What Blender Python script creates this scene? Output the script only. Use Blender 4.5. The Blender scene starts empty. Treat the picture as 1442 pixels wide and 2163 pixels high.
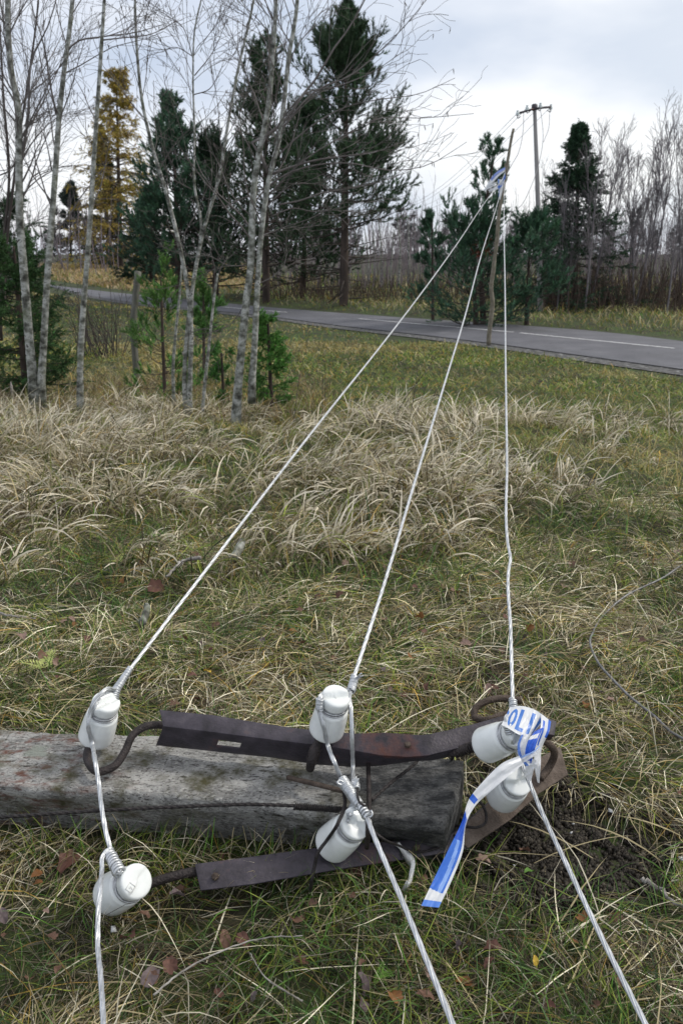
import bpy, math, random
import numpy as np
from math import radians as RAD, pi, sin, cos
from mathutils import Vector, Matrix
random.seed(7)
rng = np.random.default_rng(11)
SC = bpy.context.scene
COL = SC.collection
# ------------------------------------------------------------------ camera
PITCH = RAD(18.15); F = 1682.0; CH = 1.4
cam = bpy.data.cameras.new('camera'); camo = bpy.data.objects.new('camera', cam); COL.objects.link(camo)
camo.location = (0, 0, CH); camo.rotation_euler = (pi/2 - PITCH, 0, 0)
cam.sensor_fit = 'VERTICAL'; cam.sensor_height = 36; cam.sensor_width = 24; cam.lens = 28
cam.clip_start = 0.05; cam.clip_end = 2000
cam.dof.use_dof = True; cam.dof.focus_distance = 2.1; cam.dof.aperture_fstop = 8.0
SC.camera = camo
# ------------------------------------------------------------------ world, sun, exposure
SUN_EL, SUN_AZ = RAD(46), RAD(72)      # azimuth to the right of straight ahead
sund = Vector((sin(SUN_AZ)*cos(SUN_EL), cos(SUN_AZ)*cos(SUN_EL), sin(SUN_EL)))
w = bpy.data.worlds.new('World'); SC.world = w; w.use_nodes = True
nt = w.node_tree; nt.nodes.clear(); N = nt.nodes.new; Lk = nt.links.new
wo = N('ShaderNodeOutputWorld'); bg = N('ShaderNodeBackground'); bg2 = N('ShaderNodeBackground'); add = N('ShaderNodeAddShader')
sky = N('ShaderNodeTexSky'); sky.sky_type = 'NISHITA'; sky.sun_disc = False; sky.sun_elevation = SUN_EL; sky.sun_rotation = SUN_AZ
bg.inputs[1].default_value = 0.05
tc = N('ShaderNodeTexCoord'); mp = N('ShaderNodeMapping'); mp.inputs['Scale'].default_value = (1.0, 1.0, 2.6); mp.inputs['Location'].default_value = (0.3, .1, .35)
no = N('ShaderNodeTexNoise'); no.inputs['Scale'].default_value = 3.0; no.inputs['Detail'].default_value = 5; no.inputs['Roughness'].default_value = .48
cr = N('ShaderNodeValToRGB'); e = cr.color_ramp.elements
e[0].position = .38; e[0].color = (.50, .57, .70, 1); e[1].position = .60; e[1].color = (.88, .89, .92, 1)
m_ = cr.color_ramp.elements.new(.47); m_.color = (.64, .69, .79, 1)
dt = N('ShaderNodeVectorMath'); dt.operation = 'DOT_PRODUCT'; dt.inputs[1].default_value = sund
pw = N('ShaderNodeMath'); pw.operation = 'POWER'; pw.use_clamp = True; pw.inputs[1].default_value = 2.4
mx = N('ShaderNodeMix'); mx.data_type = 'RGBA'; mx.inputs['B'].default_value = (1.06, 1.03, .94, 1)
Lk(tc.outputs['Generated'], mp.inputs[0]); Lk(mp.outputs[0], no.inputs[0]); Lk(no.outputs[0], cr.inputs[0])
Lk(tc.outputs['Generated'], dt.inputs[0]); Lk(dt.outputs['Value'], pw.inputs[0]); Lk(pw.outputs[0], mx.inputs['Factor'])
Lk(cr.outputs[0], mx.inputs['A']); Lk(mx.outputs['Result'], bg2.inputs[0]); bg2.inputs[1].default_value = .80
Lk(sky.outputs[0], bg.inputs[0]); Lk(bg.outputs[0], add.inputs[0]); Lk(bg2.outputs[0], add.inputs[1]); Lk(add.outputs[0], wo.inputs[0])
bg.inputs[1].default_value = .012
sl = bpy.data.lights.new('sun', 'SUN'); so = bpy.data.objects.new('sun', sl); COL.objects.link(so)
sl.energy = 1.5; sl.angle = RAD(10); sl.color = (1, .94, .84)
so.rotation_euler = (-sund).to_track_quat('-Z', 'Y').to_euler()
SC.view_settings.view_transform = 'Standard'; SC.view_settings.look = 'None'; SC.view_settings.exposure = 0.42; SC.view_settings.gamma = 1
SC.cycles.max_bounces = 5; SC.cycles.diffuse_bounces = 2; SC.cycles.glossy_bounces = 2; SC.cycles.transparent_max_bounces = 4

# ------------------------------------------------------------------ maths helpers
sp_, cp_ = sin(PITCH), cos(PITCH)
def ray(px, py):
    u = (px-721)/F; v = (1081.5-py)/F
    return Vector((u, v*sp_+cp_, v*cp_-sp_))
def PY(px, py, Y):
    d = ray(px, py); return Vector((d.x, d.y, d.z))*(Y/d.y) + Vector((0, 0, CH))
def PZ(px, py, z):
    d = ray(px, py); return d*((z-CH)/d.z) + Vector((0, 0, CH))
def depth(p): return p[1]*cp_ - (p[2]-CH)*sp_
def pxm(p): return depth(p)/F           # metres per photo pixel at p
def solve_axis(B, tpx, L, near=True):
    O = Vector((0, 0, CH)); d = ray(*tpx).normalized(); oc = O-B
    b = d.dot(oc); c = oc.dot(oc)-L*L; disc = b*b-c
    if disc < 0: return O + d*(-b)
    return O + d*(-b-math.sqrt(disc) if near else -b+math.sqrt(disc))
def nrm(a): return a/np.maximum(np.linalg.norm(a, axis=-1, keepdims=True), 1e-9)
_T = np.random.default_rng(3).random((256, 256))
def vn(x, y):
    xi = np.floor(x).astype(int); yi = np.floor(y).astype(int); fx = x-xi; fy = y-yi
    fx = fx*fx*(3-2*fx); fy = fy*fy*(3-2*fy)
    a = _T[xi % 256, yi % 256]; b = _T[(xi+1) % 256, yi % 256]; c = _T[xi % 256, (yi+1) % 256]; d = _T[(xi+1) % 256, (yi+1) % 256]
    return (a*(1-fx)+b*fx)*(1-fy)+(c*(1-fx)+d*fx)*fy
def fbm(x, y, s=1., o=4):
    r = 0; a = .5; x = np.asarray(x, float)/s+31.7; y = np.asarray(y, float)/s+17.3
    for _ in range(o): r = r+a*vn(x, y); x = x*2.03+5.1; y = y*2.03+9.7; a *= .5
    return r/(1-.5**o)
def sst(a, b, x):
    t = np.clip((x-a)/(b-a), 0, 1); return t*t*(3-2*t)

# ------------------------------------------------------------------ mesh helpers
def mesh_np(name, V, Fs, mat, parent=None, col=None, smooth=False, fcol=None):
    V = np.asarray(V, float).reshape(-1, 3); me = bpy.data.meshes.new(name)
    me.vertices.add(len(V)); me.vertices.foreach_set('co', V.ravel())
    if isinstance(Fs, np.ndarray): Fs = [Fs]
    Fs = [np.asarray(f) for f in Fs if len(f)]
    tot = sum(f.size for f in Fs); npoly = sum(len(f) for f in Fs)
    me.loops.add(tot); me.polygons.add(npoly)
    me.loops.foreach_set('vertex_index', np.concatenate([f.ravel() for f in Fs]).astype(np.int32))
    cnt = np.concatenate([np.full(len(f), f.shape[1]) for f in Fs]); st = np.concatenate([[0], np.cumsum(cnt)[:-1]])
    me.polygons.foreach_set('loop_start', st.astype(np.int32))
    if smooth: me.polygons.foreach_set('use_smooth', np.ones(npoly, bool))
    me.update(calc_edges=True); me.validate()
    if col is not None:
        at = me.attributes.new('Col', 'FLOAT_COLOR', 'POINT'); c4 = np.ones((len(V), 4)); c4[:, :3] = np.asarray(col).reshape(-1, 3)
        at.data.foreach_set('color', c4.ravel())
    if fcol is not None:
        at = me.attributes.new('Col', 'FLOAT_COLOR', 'FACE') if False else me.attributes.new('Col', 'FLOAT_COLOR', 'CORNER')
        c4 = np.ones((npoly, 4)); c4[:, :3] = fcol; at.data.foreach_set('color', np.repeat(c4, cnt, axis=0).ravel())
    o = bpy.data.objects.new(name, me); COL.objects.link(o)
    if mat: me.materials.append(mat)
    if parent: o.parent = parent; o.matrix_parent_inverse = Matrix.Translation(-parent.location) if parent.type == 'EMPTY' else parent.matrix_world.inverted()
    return o
class MB:
    def __init__(s): s.V = []; s.F = {}; s.C = []; s.n = 0
    def add(s, V, Fs, col=None):
        V = np.asarray(V, float).reshape(-1, 3)
        for f in ([Fs] if isinstance(Fs, np.ndarray) else Fs):
            f = np.asarray(f)
            if len(f): s.F.setdefault(f.shape[1], []).append(f+s.n)
        s.V.append(V); s.n += len(V)
        if col is not None: s.C.append(np.broadcast_to(np.asarray(col, float).reshape(-1, 3), (len(V), 3)))
        return s
    def build(s, name, mat, parent=None, smooth=False):
        return mesh_np(name, np.concatenate(s.V), [np.concatenate(f) for f in s.F.values()], mat, parent, np.concatenate(s.C) if s.C else None, smooth)
def tag(o, label=None, cat=None, group=None, kind=None):
    if label: o['label'] = label
    if cat: o['category'] = cat
    if group: o['group'] = group
    if kind: o['kind'] = kind
    return o
def empty(name, loc, label, cat, group=None):
    o = bpy.data.objects.new(name, None); COL.objects.link(o); o.location = loc; o.empty_display_size = .1
    return tag(o, label, cat, group)
def tubes(P, R, n=4):
    P = np.asarray(P, float); R = np.asarray(R, float); Nn, K, _ = P.shape
    T = nrm(np.gradient(P, axis=1)); mean = nrm(P[:, -1]-P[:, 0])
    ref = np.eye(3)[np.argmin(np.abs(mean), axis=1)][:, None, :]
    a = nrm(np.cross(T, ref)); b = np.cross(T, a)
    an = np.arange(n)*2*pi/n
    V = P[:, :, None]+R[:, :, None, None]*(np.cos(an)[:, None]*a[:, :, None]+np.sin(an)[:, None]*b[:, :, None])
    i = np.arange(Nn)[:, None, None]*K*n; k = np.arange(K-1)[None, :, None]*n; j = np.arange(n)[None, None]; j2 = (j+1) % n
    Fq = np.stack([i+k+j, i+k+j2, i+k+n+j2, i+k+n+j], -1).reshape(-1, 4)
    return V.reshape(-1, 3), Fq
def resamp(pts, m, smooth=True):
    P = np.array([tuple(p) for p in pts], float); d = np.r_[0, np.cumsum(np.linalg.norm(np.diff(P[:, :3], axis=0), axis=1))]
    s = np.linspace(0, d[-1], m)
    if smooth and len(P) > 2:      # catmull-rom style hermite
        tg = np.gradient(P, d, axis=0); i = np.clip(np.searchsorted(d, s, 'right')-1, 0, len(P)-2)
        h = (d[i+1]-d[i])[:, None]; t = ((s-d[i])/h[:, 0])[:, None]
        return (2*t**3-3*t**2+1)*P[i]+(t**3-2*t**2+t)*h*tg[i]+(-2*t**3+3*t**2)*P[i+1]+(t**3-t**2)*h*tg[i+1]
    return np.stack([np.interp(s, d, P[:, c]) for c in range(P.shape[1])], 1)
def sweep(P, R, n=12, lobes=0, pitch=.08, amp=.16, cap=True):
    P = np.asarray(P, float); K = len(P); R = np.broadcast_to(np.asarray(R, float), (K,))
    T = nrm(np.gradient(P, axis=0)); a = np.zeros_like(P)
    r = np.eye(3)[np.argmin(np.abs(T[0]))]; a[0] = nrm(np.cross(T[0], r))
    for i in range(1, K):
        v = a[i-1]-T[i]*a[i-1].dot(T[i]); a[i] = v/np.linalg.norm(v)
    b = np.cross(T, a); s = np.r_[0, np.cumsum(np.linalg.norm(np.diff(P, axis=0), axis=1))]
    an = (np.arange(n)*2*pi/n)[None]; tw = (s/pitch*2*pi)[:, None] if lobes else 0*s[:, None]
    rad = R[:, None]*(1-amp+amp*2*np.abs(np.cos(lobes*an/2)) if lobes else 1+0*an)
    A = an+tw
    V = P[:, None]+rad[..., None]*(np.cos(A)[..., None]*a[:, None]+np.sin(A)[..., None]*b[:, None])
    k = np.arange(K-1)[:, None]*n; j = np.arange(n)[None]; j2 = (j+1) % n
    Fq = np.stack([k+j, k+j2, k+n+j2, k+n+j], -1).reshape(-1, 4); V = V.reshape(-1, 3); Fs = [Fq]
    if cap:
        V = np.concatenate([V, P[:1], P[-1:]]); c0, c1 = K*n, K*n+1; jj = np.arange(n); jn = (jj+1) % n
        Fs.append(np.concatenate([np.stack([jn, jj, np.full(n, c0)], 1), np.stack([(K-1)*n+jj, (K-1)*n+jn, np.full(n, c1)], 1)]))
    return V, Fs
def coil(p0, p1, R0, R1, turns, r, n=6, per=14):
    m = int(turns*per); t = np.linspace(0, 1, m); p0 = np.array(p0); p1 = np.array(p1); T = nrm(p1-p0)
    a = nrm(np.cross(T, np.eye(3)[np.argmin(np.abs(T))])); b = np.cross(T, a); an = t*turns*2*pi
    R = (R0+(R1-R0)*t)*(1+.06*np.sin(an*.37+1)+.04*np.sin(an*1.7))
    return sweep(p0+(p1-p0)*t[:, None]+R[:, None]*(np.cos(an)[:, None]*a+np.sin(an)[:, None]*b), r, n)
def grow(P, R, m, t0, t1, ang, L, rr, g=0., wob=.15, K=5, upb=0., ltap=.5, up=(0, 0, 1), flat=0.):
    Nn, KK, _ = P.shape; t = rng.uniform(t0, t1, (Nn, m)); f = t*(KK-1); i = np.clip(f.astype(int), 0, KK-2); fr = (f-i)[..., None]
    ii = np.arange(Nn)[:, None]
    st = P[ii, i]*(1-fr)+P[ii, i+1]*fr; T = nrm(P[ii, i+1]-P[ii, i]); rad = (R[ii, i]*(1-fr[..., 0])+R[ii, i+1]*fr[..., 0])*rr
    pr = rng.normal(size=st.shape); pr[..., 2] *= (1-flat); pr -= T*(pr*T).sum(-1, keepdims=True); pr = nrm(pr)
    a = rng.normal(ang, .18, (Nn, m))[..., None]; d = nrm(np.cos(a)*T+np.sin(a)*pr+np.array(up)*upb)
    ln = L*rng.uniform(.55, 1.25, (Nn, m))*(1-ltap*t) if np.isscalar(L) else L[:, None]*rng.uniform(.5, 1.2, (Nn, m))*(1-ltap*t)
    st = st.reshape(-1, 3); d = d.reshape(-1, 3); ln = ln.reshape(-1); rad = rad.reshape(-1)
    out = [st]
    for k in range(K-1):
        out.append(out[-1]+d*(ln/(K-1))[:, None]); d = nrm(d+rng.normal(0, wob, d.shape)+np.array([0, 0, g]))
    return np.stack(out, 1), rad[:, None]*np.linspace(1, .3, K)[None]
def tufts(C, D, M, nl, nw, s0, s1, axl, base, var=.25, jit=.3):
    Nn = len(C); D = nrm(D)[:, None]; pr = rng.normal(size=(Nn, M, 3)); pr -= D*(pr*D).sum(-1, keepdims=True); pr = nrm(pr)
    s = rng.uniform(s0, s1, (Nn, M))[..., None]; d = np.cos(s)*D+np.sin(s)*pr
    b = C[:, None]+D*(rng.random((Nn, M))**1.0*axl)[..., None]
    l = (nl*rng.uniform(.6, 1.2, (Nn, M)))[..., None]; sd = nrm(np.cross(d, rng.normal(size=d.shape)))*nw*.5
    V = np.stack([b-sd, b+sd, b+d*l], 2)
    c = np.array(base)*np.exp(rng.normal(0, var, (Nn, 1, 1)))*np.exp(rng.normal(0, var*.6, (Nn, M, 1)))*(1+rng.normal(0, .06, (Nn, 1, 3)))
    c = np.repeat(c[:, :, None], 3, 2); return V.reshape(-1, 3), np.arange(Nn*M*3).reshape(-1, 3), c.reshape(-1, 3)

# ------------------------------------------------------------------ materials
def new_mat(name, rough=.8, metal=0., spec=.5):
    m = bpy.data.materials.new(name); m.use_nodes = True; b = m.node_tree.nodes['Principled BSDF']
    b.inputs['Roughness'].default_value = rough; b.inputs['Metallic'].default_value = metal; b.inputs['Specular IOR Level'].default_value = spec
    return m, m.node_tree, b
def noise_mat(name, cols, scale=10, rough=.8, metal=0., bump=0., bscale=None, spec=.4, stretch=(1, 1, 1), coord='Object', detail=6, second=None):
    m, t, b = new_mat(name, rough, metal, spec); N = t.nodes.new; L = t.links.new
    c = N('ShaderNodeTexCoord'); mp = N('ShaderNodeMapping'); mp.inputs['Scale'].default_value = stretch
    n = N('ShaderNodeTexNoise'); n.inputs['Scale'].default_value = scale; n.inputs['Detail'].default_value = detail; n.inputs['Roughness'].default_value = .62
    r = N('ShaderNodeValToRGB'); el = r.color_ramp.elements
    el[0].position = cols[0][0]; el[0].color = (*cols[0][1], 1); el[1].position = cols[-1][0]; el[1].color = (*cols[-1][1], 1)
    for p, cc in cols[1:-1]: x = r.color_ramp.elements.new(p); x.color = (*cc, 1)
    L(c.outputs[coord], mp.inputs[0]); L(mp.outputs[0], n.inputs[0]); L(n.outputs[0], r.inputs[0]); out = r.outputs[0]
    for sec in (second or []):     # (scale, lo, hi, colour)
        n2 = N('ShaderNodeTexNoise'); n2.inputs['Scale'].default_value = sec[0]; n2.inputs['Detail'].default_value = 7; n2.inputs['Roughness'].default_value = .65
        mr = N('ShaderNodeMapRange'); mr.inputs[1].default_value = sec[1]; mr.inputs[2].default_value = sec[2]
        x = N('ShaderNodeMix'); x.data_type = 'RGBA'; x.inputs['B'].default_value = (*sec[3], 1)
        L(mp.outputs[0], n2.inputs[0]); L(n2.outputs[0], mr.inputs[0]); L(mr.outputs[0], x.inputs['Factor']); L(out, x.inputs['A']); out = x.outputs['Result']
    L(out, b.inputs['Base Color'])
    if bump:
        n3 = N('ShaderNodeTexNoise'); n3.inputs['Scale'].default_value = bscale or scale*3; n3.inputs['Detail'].default_value = 8
        bp = N('ShaderNodeBump'); bp.inputs['Strength'].default_value = bump; bp.inputs['Distance'].default_value = .01
        L(mp.outputs[0], n3.inputs[0]); L(n3.outputs[0], bp.inputs['Height']); L(bp.outputs[0], b.inputs['Normal'])
    return m
def attr_mat(name, rough=.75, spec=.25, trans=0., nscale=0, backs=None, sheen=0):
    m, t, b = new_mat(name, rough, 0, spec); a = t.nodes.new('ShaderNodeAttribute'); a.attribute_name = 'Col'; out = a.outputs['Color']
    if nscale:
        n = t.nodes.new('ShaderNodeTexNoise'); n.inputs['Scale'].default_value = nscale; n.inputs['Detail'].default_value = 5
        c = t.nodes.new('ShaderNodeTexCoord'); t.links.new(c.outputs['Object'], n.inputs[0])
        mr = t.nodes.new('ShaderNodeMapRange'); mr.inputs[1].default_value = .3; mr.inputs[2].default_value = .7; mr.inputs[3].default_value = .65; mr.inputs[4].default_value = 1.3
        vm = t.nodes.new('ShaderNodeVectorMath'); vm.operation = 'SCALE'; t.links.new(n.outputs[0], mr.inputs[0]); t.links.new(out, vm.inputs[0]); t.links.new(mr.outputs[0], vm.inputs['Scale']); out = vm.outputs[0]
    t.links.new(out, b.inputs['Base Color'])
    if trans:
        tr = t.nodes.new('ShaderNodeBsdfTranslucent'); mxs = t.nodes.new('ShaderNodeMixShader'); mxs.inputs[0].default_value = trans
        t.links.new(out, tr.inputs[0]); o = t.nodes['Material Output']; t.links.new(b.outputs[0], mxs.inputs[1]); t.links.new(tr.outputs[0], mxs.inputs[2]); t.links.new(mxs.outputs[0], o.inputs[0])
    return m
M = {}
M['grass'] = attr_mat('grass_blades', .6, .35, .2)
M['leaf'] = attr_mat('needles_and_leaves', .6, .3, .12)
M['bark'] = attr_mat('bark_plain', .9, .15, 0, 12)
M['tape'] = attr_mat('barrier_tape', .35, .5, .22)
M['soil'] = noise_mat('soil_and_moss', [(.3, (.010, .008, .005)), (.5, (.026, .022, .013)), (.7, (.055, .05, .022))], 14, .95, bump=.9, bscale=60, second=[(3.2, .40, .62, (.035, .065, .010))])
M['asphalt'] = noise_mat('asphalt', [(.3, (.075, .077, .092)), (.55, (.105, .107, .125)), (.75, (.145, .146, .165))], 1.2, .75, bump=.5, bscale=150, second=[(.45, .50, .62, (.075, .077, .088)), (90, .55, .75, (.24, .24, .26)), (30, .6, .8, (.08, .08, .09)), (5, .66, .70, (.05, .05, .055))])
M['gravel'] = noise_mat('gravel', [(.35, (.035, .035, .035)), (.55, (.10, .10, .10)), (.7, (.30, .30, .31))], 9, .9, bump=1, bscale=50)
M['paint'] = noise_mat('road_paint', [(.35, (.25, .25, .26)), (.5, (.6, .6, .62)), (.7, (.7, .7, .72))], 14, .7)
def concrete():
    m, t, b = new_mat('weathered_concrete', .9, 0, .3); N = t.nodes.new; L = t.links.new
    c = N('ShaderNodeTexCoord'); mp = N('ShaderNodeMapping'); mp.inputs['Scale'].default_value = (.55, 1, 1)
    L(c.outputs['Object'], mp.inputs[0])
    def nz(s, d=8, r=.65, src=mp.outputs[0]):
        n = N('ShaderNodeTexNoise'); n.inputs['Scale'].default_value = s; n.inputs['Detail'].default_value = d; n.inputs['Roughness'].default_value = r; L(src, n.inputs[0]); return n.outputs[0]
    def mr(v, a, b_, c_=0., d=1.):
        n = N('ShaderNodeMapRange'); n.inputs[1].default_value = a; n.inputs[2].default_value = b_; n.inputs[3].default_value = c_; n.inputs[4].default_value = d; L(v, n.inputs[0]); return n.outputs[0]
    def mix(f, a, bcol):
        n = N('ShaderNodeMix'); n.data_type = 'RGBA'; L(f, n.inputs['Factor'])
        if isinstance(a, tuple): n.inputs['A'].default_value = (*a, 1)
        else: L(a, n.inputs['A'])
        n.inputs['B'].default_value = (*bcol, 1); return n.outputs['Result']
    def mul(a, b_):
        n = N('ShaderNodeMath'); n.operation = 'MULTIPLY'; L(a, n.inputs[0]); L(b_, n.inputs[1]); return n.outputs[0]
    sx = N('ShaderNodeSeparateXYZ'); L(c.outputs['Object'], sx.inputs[0]); X = sx.outputs[0]
    col = mix(mr(nz(9), .38, .62), (.23, .228, .222), (.56, .555, .54))
    col = mix(mr(nz(160), .52, .66), col, (.62, .61, .58))
    col = mix(mr(nz(190), .47, .36), col, (.07, .065, .06)); col = mix(mr(nz(42), .42, .32), col, (.05, .045, .04))
    mpc = N('ShaderNodeMapping'); mpc.inputs['Scale'].default_value = (.22, 1, 1); mpc.inputs['Rotation'].default_value = (0, 0, .12); L(c.outputs['Object'], mpc.inputs[0])
    crack = mr(nz(75, src=mpc.outputs[0]), .43, .37); col = mix(mul(crack, mr(nz(8), .4, .6)), col, (.04, .037, .033))
    ad = N('ShaderNodeMath'); ad.operation = 'ADD'; L(X, ad.inputs[0]); L(mr(nz(9), .3, .7, -.09, .09), ad.inputs[1])
    dark = mr(ad.outputs[0], -.03, .07)                       # damp, soot-dark end of the post
    col = mix(mul(dark, mr(nz(26), .66, .40, .55, .98)), col, (.034, .035, .037)); col = mix(mul(dark, mr(nz(210), .60, .68, 0, .75)), col, (.22, .22, .21))
    red = mul(mr(X, -.42, -.75), mr(nz(34), .50, .66)); col = mix(red, col, (.17, .075, .055))
    moss = mul(mr(nz(7, src=c.outputs['Object']), .50, .64), mr(X, .1, -.1)); col = mix(moss, col, (.09, .085, .04))
    vo = N('ShaderNodeTexVoronoi'); vo.inputs['Scale'].default_value = 7; vo.inputs['Randomness'].default_value = 1; wv = N('ShaderNodeVectorMath'); wv.operation = 'ADD'
    L(c.outputs['Object'], wv.inputs[0]); n4 = N('ShaderNodeTexNoise'); n4.inputs['Scale'].default_value = 30; L(c.outputs['Object'], n4.inputs[0]); sc = N('ShaderNodeVectorMath'); sc.operation = 'SCALE'; sc.inputs['Scale'].default_value = .05; L(n4.outputs['Color'], sc.inputs[0]); L(sc.outputs[0], wv.inputs[1]); L(wv.outputs[0], vo.inputs[0])
    col = mix(mul(mr(vo.outputs['Distance'], .26, .16, 0, .8), mr(nz(2.2), .52, .56)), col, (.30, .33, .29))   # pale lichen spots
    L(col, b.inputs['Base Color'])
    mp2 = N('ShaderNodeMapping'); mp2.inputs['Scale'].default_value = (.35, 1, 1); mp2.inputs['Rotation'].default_value = (0, 0, .25); L(c.outputs['Object'], mp2.inputs[0])
    bp = N('ShaderNodeBump'); bp.inputs['Strength'].default_value = 1.; bp.inputs['Distance'].default_value = .03; L(nz(38, src=mp2.outputs[0]), bp.inputs['Height'])
    bp2 = N('ShaderNodeBump'); bp2.inputs['Strength'].default_value = .7; bp2.inputs['Distance'].default_value = .010; L(nz(190), bp2.inputs['Height']); L(bp.outputs[0], bp2.inputs['Normal'])
    L(bp2.outputs[0], b.inputs['Normal']); return m
M['concrete'] = concrete()
M['iron'] = noise_mat('corroded_iron', [(.3, (.024, .021, .026)), (.55, (.052, .045, .058)), (.75, (.09, .078, .09))], 22, .5, .2, bump=.2, bscale=160, second=[(5.5, .57, .70, (.10, .035, .022)), (130, .68, .76, (.25, .24, .27))])
M['rusty'] = noise_mat('rusty_plate', [(.3, (.06, .045, .035)), (.55, (.11, .085, .07)), (.75, (.17, .14, .12))], 18, .85, .1, bump=.6, bscale=120)
M['hook'] = noise_mat('forged_hook_iron', [(.3, (.018, .015, .016)), (.6, (.045, .036, .036)), (.8, (.09, .065, .055))], 40, .55, .3, bump=.6, bscale=200)
M['hookbrown'] = noise_mat('brown_hook_iron', [(.3, (.04, .028, .022)), (.6, (.10, .075, .06)), (.8, (.16, .12, .10))], 40, .7, .2, bump=.6, bscale=200)
M['blackwire'] = noise_mat('black_wire', [(.3, (.012, .011, .012)), (.7, (.045, .038, .038))], 80, .55, .3, bump=.5, bscale=300)
M['porcelain'] = noise_mat('glazed_porcelain', [(.3, (.70, .73, .73)), (.6, (.82, .845, .845)), (.8, (.85, .86, .86))], 12, .16, 0, spec=.6, bump=.06, bscale=25, second=[(55, .68, .78, (.35, .34, .30)), (5, .60, .8, (.52, .53, .49))])
M['porcelain2'] = noise_mat('broken_porcelain', [(.3, (.5, .5, .5)), (.7, (.75, .76, .76))], 30, .3)
M['alu'] = noise_mat('aluminium_strand', [(.3, (.38, .40, .42)), (.6, (.62, .64, .67)), (.8, (.78, .79, .81))], 45, .38, .6, spec=.5, bump=.1, bscale=200)
M['tie'] = noise_mat('tie_wire_metal', [(.3, (.30, .31, .33)), (.7, (.60, .61, .63))], 60, .4, .5)
M['greywire'] = noise_mat('weathered_wire', [(.3, (.12, .12, .12)), (.7, (.27, .27, .28))], 60, .5, .4)
M['thinwire'] = noise_mat('overhead_line', [(.3, (.12, .12, .13)), (.7, (.2, .2, .22))], 5, .5, .4)
M['birch'] = noise_mat('birch_bark', [(.34, (.035, .035, .03)), (.45, (.14, .145, .125)), (.55, (.30, .31, .29)), (.66, (.58, .59, .57))], 9, .85, bump=.6, bscale=20, stretch=(1.3, 1.3, 1.6), second=[(9, .60, .66, (.05, .048, .045)), (3.5, .55, .75, (.13, .15, .09))])
M['twig'] = noise_mat('twig_bark', [(.3, (.06, .052, .05)), (.6, (.15, .135, .13)), (.8, (.36, .35, .34))], 3, .85)
M['darktwig'] = noise_mat('dark_twig_bark', [(.3, (.03, .024, .022)), (.7, (.085, .07, .066))], 3, .9)
M['baretree'] = noise_mat('bare_tree_bark', [(.3, (.10, .092, .10)), (.7, (.23, .21, .225))], 2, .95)
M['pinebark'] = noise_mat('pine_bark', [(.3, (.03, .023, .02)), (.6, (.075, .056, .047)), (.8, (.13, .10, .085))], 4, .95, bump=.8, bscale=18, stretch=(1, 1, .4))
M['limbbark'] = noise_mat('conifer_limb_bark', [(.3, (.035, .028, .025)), (.7, (.085, .07, .06))], 5, .95)
M['polewood'] = noise_mat('concrete_line_pole', [(.3, (.18, .17, .17)), (.6, (.30, .29, .29)), (.8, (.38, .37, .37))], 5, .9, stretch=(1, 1, .15))
M['stick'] = noise_mat('barked_stick', [(.3, (.10, .085, .06)), (.6, (.21, .19, .15)), (.8, (.34, .32, .28))], 9, .85, bump=.5, bscale=30)
M['post'] = noise_mat('mossy_post', [(.3, (.07, .07, .055)), (.6, (.15, .15, .13)), (.8, (.22, .22, .20))], 7, .9, bump=.5, bscale=30, stretch=(1, 1, .3))
M['deadwood'] = noise_mat('dead_wood', [(.3, (.12, .11, .10)), (.6, (.33, .31, .29)), (.8, (.52, .51, .50))], 30, .85, bump=.6, bscale=60)
M['glass'] = noise_mat('line_insulator_glass', [(.3, (.45, .5, .5)), (.7, (.65, .7, .7))], 5, .15)

# ------------------------------------------------------------------ the road (needed by the terrain)
RZ = -.75
far_px = [(116, 603), (208, 614), (324, 626), (454, 638), (558, 648), (720, 661), (899, 674), (1021, 682), (1150, 691), (1263, 700), (1442, 721)]
near_px = [(125, 609), (208, 628), (324, 644), (454, 656), (558, 667), (720, 688), (899, 708), (1021, 723), (1120, 736), (1200, 747), (1442, 780)]
farE = np.array([tuple(PZ(x, y, RZ)) for x, y in far_px]); nearE = np.array([tuple(PZ(x, y, RZ)) for x, y in near_px])
def extend(E):
    a = E[0]+nrm(E[0]-E[1])*25; a2 = a+nrm(E[0]-E[1])*50+np.array([-10, 0, 0]); b = E[-1]+nrm(E[-1]-E[-3])*9; b2 = b+nrm(E[-1]-E[-3])*16+np.array([3, 2, 0]); return np.vstack([a2, a, E, b, b2])
farE = resamp(extend(farE), 90); nearE = resamp(extend(nearE), 90); farE[:, 2] = nearE[:, 2] = RZ
CL = (farE+nearE)/2; HW = np.linalg.norm(farE-nearE, axis=1)/2
def road_dist(x, y):        # signed: < 0 inside the road
    x = np.asarray(x, float); y = np.asarray(y, float); best = np.full(x.shape, 1e9)
    for i in range(0, len(CL)-3, 3):
        a = CL[i]; b = CL[i+3]; ab = b[:2]-a[:2]; t = np.clip(((x-a[0])*ab[0]+(y-a[1])*ab[1])/ab.dot(ab), 0, 1)
        d = np.hypot(x-a[0]-t*ab[0], y-a[1]-t*ab[1])-(HW[i]*(1-t)+HW[i+3]*t)*1.0; best = np.minimum(best, d)
    return best
SOIL = PZ(1150, 1765, 0)
def soilmask(x, y):
    d = np.hypot((x-SOIL.x-.02)/.31, (y-SOIL.y)/.27)+(fbm(x, y, .09)-.5)*1.1
    return 1-sst(.6, 1.25, d)
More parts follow.
